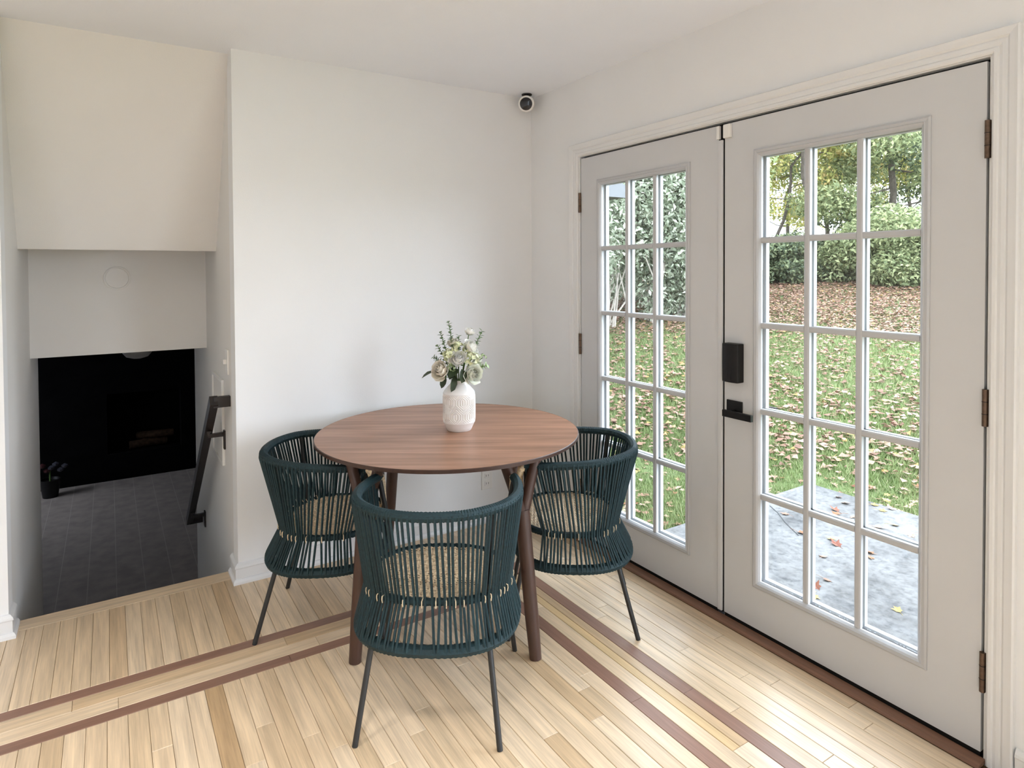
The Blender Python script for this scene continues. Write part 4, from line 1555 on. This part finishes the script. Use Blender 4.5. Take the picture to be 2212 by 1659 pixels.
for (px, py, kd) in PATIO_LEAVES:
    d = px_ray(px, py)
    t = (-0.10 - CAM[2]) / d.z
    put_leaf(CAM[0] + d.x * t, CAM[1] + d.y * t, -0.10, kd, 'the patio slab', random.uniform(0.6, 0.95))
lx, ly, ld = sample_lawn(1500, 3.9, 10.5, 38.5, 66.0, 0.8)
order = np.argsort(ld)[:250]
for i in order:
    kd = random.choices([0, 1, 2, 3, 4], [5, 5, 4, 2, 2])[0]
    put_leaf(lx[i], ly[i], float(gz_(np.array(lx[i]), np.array(ly[i]))) + 0.03, kd, 'the lawn', random.uniform(0.5, 0.85))
dmin = float(ld[order[-1]])
xs, ys_, ds = sample_lawn(9000, dmin, 13.0, 32.0, 72.0, 0.8)
x2, y2, d2_ = sample_lawn(52000, 10.5, 19.0, 32.0, 72.0, 0.6)
xs, ys_ = np.concatenate([xs, x2]), np.concatenate([ys_, y2])
n = len(xs)
ph = rng.uniform(0, 2 * PI, n)
sz = rng.uniform(0.02, 0.042, n)
dx_, dy_ = np.cos(ph), np.sin(ph)
zz = gz_(xs, ys_) + rng.uniform(0.02, 0.05, n)
t1 = rng.uniform(-0.012, 0.025, n)
t2 = rng.uniform(-0.012, 0.03, n)
V = np.empty((n, 4, 3))
V[:, 0] = np.stack([xs - dx_ * sz, ys_ - dy_ * sz, zz + t1], 1)
V[:, 1] = np.stack([xs + dy_ * sz * 0.8, ys_ - dx_ * sz * 0.8, zz + t2], 1)
V[:, 2] = np.stack([xs + dx_ * sz, ys_ + dy_ * sz, zz + t1 * 0.5], 1)
V[:, 3] = np.stack([xs - dy_ * sz * 0.8, ys_ + dx_ * sz * 0.8, zz + t2 * 0.3], 1)
fo = bpy.data.objects.new('leaf_litter', fast_mesh('leaf_litter', V.reshape(-1, 3), np.arange(n * 4).reshape(-1, 4), FALLEN))
COL.objects.link(fo)
tag(fo, 'thick litter of brown leaves across the far lawn', 'leaf litter', kind='stuff')


def foliage_cloud(centers, radii, n, size, flat=0.6, hollow=0.45):
    """leaf quads spread through ellipsoids; returns verts, faces"""
    centers = np.array(centers, float)
    radii = np.array(radii, float)
    vol = radii.prod(1) ** (2 / 3)
    idx = rng.choice(len(centers), n, p=vol / vol.sum())
    d = rng.normal(size=(n, 3))
    d /= np.linalg.norm(d, axis=1)[:, None]
    r = hollow + (1 - hollow) * rng.random(n) ** 0.6
    p = centers[idx] + d * r[:, None] * radii[idx]
    nrm = d * 0.6 + rng.normal(size=(n, 3)) * 0.6 + np.array([0, 0, flat])
    nrm /= np.linalg.norm(nrm, axis=1)[:, None]
    t = np.cross(nrm, rng.normal(size=(n, 3)))
    t /= np.linalg.norm(t, axis=1)[:, None]
    b = np.cross(nrm, t)
    s = size * rng.uniform(0.6, 1.3, n)
    a = t * s[:, None]
    c = b * (s * 0.45)[:, None]
    V = np.empty((n, 4, 3))
    fold = nrm * (s * 0.18)[:, None]
    V[:, 0] = p - a
    V[:, 1] = p + c + fold
    V[:, 2] = p + a - nrm * (s * 0.25)[:, None]
    V[:, 3] = p - c + fold
    return V.reshape(-1, 3), np.arange(n * 4).reshape(-1, 4)


def branchy(mb, p0, p1, r0, r1, seg=5, wob=0.12, seed=0):
    rr = random.Random(seed)
    P, Rr = [], []
    L = (Vector(p1) - Vector(p0)).length
    for i in range(seg + 1):
        t = i / seg
        q = Vector(p0).lerp(Vector(p1), t)
        if 0 < i < seg:
            q += Vector((rr.uniform(-1, 1), rr.uniform(-1, 1), rr.uniform(-0.5, 0.5))) * wob * L * 0.25
        P.append(q)
        Rr.append(r0 + (r1 - r0) * t)
    mb.tube(P, Rr, 7)
    return P


def shrub(name, th, d, wdt, hgt, n, size, mat, label, seed=0, group='shrubs along the edge of the lawn', stemmat=TWIG, z0=0.0):
    rr = random.Random(seed)
    x_, y_ = polar(th, d)
    g = ground(x_, y_)
    root = empty(name, (x_, y_, g), label, 'shrub', group=group)
    cs, rs = [], []
    k_ = 11
    for i in range(k_):
        an = rr.uniform(0, 2 * PI)
        q = rr.uniform(0.1, 0.62) * wdt
        zc = z0 + hgt * rr.uniform(0.14, 0.80)
        cs.append((x_ + q * math.cos(an), y_ + q * math.sin(an), g + zc))
        rs.append((wdt * rr.uniform(0.35, 0.55), wdt * rr.uniform(0.35, 0.55), hgt * rr.uniform(0.16, 0.3)))
    V_, F_ = foliage_cloud(cs, rs, n, size)
    o = bpy.data.objects.new('foliage', fast_mesh('foliage', V_, F_, mat))
    link(o, root)
    o['kind'] = 'stuff'
    sm_ = MB()
    for i in range(8):
        c = cs[i % k_]
        branchy(sm_, (x_ + rr.uniform(-0.12, 0.12), y_ + rr.uniform(-0.12, 0.12), g - 0.05), (c[0], c[1], c[2] + hgt * 0.1), 0.018, 0.006, 5, 0.3, seed * 10 + i)
    sm_.build('stems', stemmat, root, True)
    return root


SPEC = [  # theta, distance, half width, height, leaves, leaf size, material, label
    (37.0, 10.2, 1.1, 3.6, 10000, 0.052, F_GREY, 'large silvery shrub under the dark eave corner'),
    (41.3, 11.2, 1.1, 3.7, 14000, 0.052, F_GREY, 'tall silvery shrub next to the house wing'),
    (44.6, 11.6, 1.1, 4.0, 14000, 0.052, F_GREY, 'tallest silvery shrub in the bank by the house wing'),
    (47.6, 12.0, 1.15, 3.8, 14000, 0.052, F_GREY, 'silvery shrub with bare grey twigs at its foot'),
    (39.6, 13.6, 1.3, 4.2, 11000, 0.055, F_GREY, 'big silvery shrub at the back of the bank, behind the eave corner'),
    (43.2, 14.0, 1.3, 4.4, 11000, 0.055, F_MID, 'mid green shrub at the back of the silvery bank'),
    (46.6, 14.4, 1.3, 4.4, 11000, 0.055, F_GREY, 'big silvery shrub at the back of the bank, away from the house'),
    (50.6, 13.2, 1.2, 3.5, 9000, 0.06, F_MID, 'mid green shrub between the silvery bank and the far hedge'),
]
for i, (th, d, wd, hg, n, sz, mt, lb) in enumerate(SPEC):
    shrub('garden_shrub', th, d, wd, hg, n, sz, mt, lb, 20 + i, 'silvery shrubs by the house wing', TWIG, 0.05)
SPEC2 = [
    (53.2, 17.2, 1.2, 1.1, 8000, 0.055, F_DARK, 'low dark shrub at the stair-side end of the far hedge'),
    (55.6, 17.6, 1.3, 1.35, 12000, 0.055, F_DARK, 'dark evergreen shrub below the leaning thin tree'),
    (57.9, 18.0, 1.2, 1.3, 12000, 0.055, F_DARK, 'dark evergreen shrub below the thick dark trunk'),
    (60.2, 17.8, 1.3, 1.4, 12000, 0.055, F_MID, 'mid green shrub beside the thick dark trunk'),
    (62.6, 17.4, 1.3, 1.8, 12000, 0.055, F_MID, 'tall mid green shrub under the conifer'),
    (65.2, 17.0, 1.3, 2.1, 12000, 0.055, F_MID, 'broad mid green shrub past the conifer'),
    (68.0, 17.0, 1.4, 1.9, 12000, 0.055, F_DARK, 'dark shrub at the far end of the hedge'),
]
for i, (th, d, wd, hg, n, sz, mt, lb) in enumerate(SPEC2):
    shrub('hedge_shrub', th, d, wd, hg, n, sz, mt, lb, 40 + i, 'shrubs of the far hedge', BARK)


def tree(name, th, d, hgt, crown, trunk_r, n, size, mat, label, seed, lean=(0, 0), crown_z=0.35, shape='round', group='trees behind the hedge'):
    rr = random.Random(seed)
    x_, y_ = polar(th, d)
    g = ground(x_, y_)
    root = empty(name, (x_, y_, g), label, 'tree', group=group)
    tm = MB()
    topp = Vector((x_ + lean[0], y_ + lean[1], g + hgt))
    P = branchy(tm, (x_, y_, g - 0.1), topp, trunk_r, trunk_r * 0.15, 9, 0.10, seed)
    cs, rs = [], []
    nb = 16
    for i in range(nb):
        t = crown_z + (0.98 - crown_z) * (i + 0.5) / nb
        q = t * 9
        k_ = min(int(q), 8)
        p = P[k_].lerp(P[k_ + 1], q - k_)
        an = i * 2.4 + rr.uniform(-0.4, 0.4)
        if shape == 'cone':
            rad = crown * (1.05 - t) * 1.3 + 0.15
            e_ = p + Vector((math.cos(an) * rad * 0.7, math.sin(an) * rad * 0.7, -0.15 * rad))
            cs.append(tuple(e_))
            rs.append((rad * 0.55, rad * 0.55, 0.28 + 0.12 * rad))
        else:
            rad = crown * (0.55 + 0.6 * math.sin(PI * min(1, max(0, (t - crown_z) / (1.0 - crown_z))))) * rr.uniform(0.6, 1.0)
            e_ = p + Vector((math.cos(an) * rad * 0.75, math.sin(an) * rad * 0.75, rr.uniform(0.0, 0.4) * rad))
            cs.append(tuple(e_))
            rs.append((rad * rr.uniform(0.4, 0.6), rad * rr.uniform(0.4, 0.6), rad * rr.uniform(0.22, 0.4)))
        branchy(tm, p, e_, trunk_r * 0.32 * (1.1 - t), 0.012, 4, 0.25, seed * 31 + i)
    tm.build('trunk', BARK, root, True)
    V_, F_ = foliage_cloud(cs, rs, n, size, 0.5, 0.15)
    o = bpy.data.objects.new('foliage', fast_mesh('foliage', V_, F_, mat))
    link(o, root)
    o['kind'] = 'stuff'


tree('broadleaf_tree', 54.6, 20.5, 7.0, 2.4, 0.061, 11700, 0.07, F_YEL, 'thin leaning tree with yellow-green leaves', 1, (1.4, -0.9), 0.25)
tree('broadleaf_tree', 52.3, 21.5, 7.5, 2.5, 0.077, 9750, 0.068, F_MID, 'leafy green tree between the silvery bank and the leaning tree', 2, (0.2, 0.3), 0.25)
tree('broadleaf_tree', 57.6, 20.0, 8.5, 2.5, 0.132, 13500, 0.07, F_YEL, 'yellowing tree with a thick dark trunk', 3, (0.3, 0.2), 0.38)
tree('broadleaf_tree', 58.5, 24.0, 6.0, 2.6, 0.088, 12375, 0.07, F_YEL, 'low golden tree seen behind the thick dark trunk', 4, (0, 0), 0.15)
tree('conifer_tree', 63.2, 20.5, 9.5, 2.1, 0.110, 15000, 0.068, F_MID, 'tall grey-green conifer with layered branches', 5, (0, 0), 0.16, 'cone')
tree('broadleaf_tree', 61.0, 24.0, 7.5, 2.6, 0.099, 12375, 0.07, F_YEL, 'golden tree between the dark trunk and the conifer', 6, (0.2, 0), 0.25)
tree('conifer_tree', 66.2, 21.5, 9.0, 2.2, 0.110, 10500, 0.068, F_DARK, 'dark conifer at the end of the hedge', 7, (0, 0), 0.14, 'cone')
tree('broadleaf_tree', 40.5, 16.0, 7.5, 2.6, 0.088, 9750, 0.068, F_MID, 'green tree rising behind the house wing eave', 8, (0.2, 0), 0.22)
tree('broadleaf_tree', 45.0, 17.0, 8.0, 2.8, 0.099, 12000, 0.068, F_MID, 'tall green tree behind the tallest silvery shrub', 9, (0, 0), 0.2)
tree('broadleaf_tree', 48.8, 18.0, 7.5, 2.7, 0.099, 10500, 0.068, F_MID, 'green tree behind the shrub with bare twigs', 10, (0, 0), 0.2)
tree('broadleaf_tree', 55.8, 26.5, 8.0, 3.0, 0.08, 11000, 0.075, F_YEL, 'pale yellow tree standing behind the leaning tree', 11, (0, 0.2), 0.12)
tree('broadleaf_tree', 59.8, 27.5, 8.5, 3.0, 0.08, 11000, 0.075, F_MID, 'pale green tree standing behind the golden tree', 12, (0.2, 0), 0.12)
tree('broadleaf_tree', 64.0, 27.0, 8.5, 3.0, 0.08, 11000, 0.075, F_YEL, 'pale yellow tree standing behind the tall conifer', 13, (0, 0), 0.12)
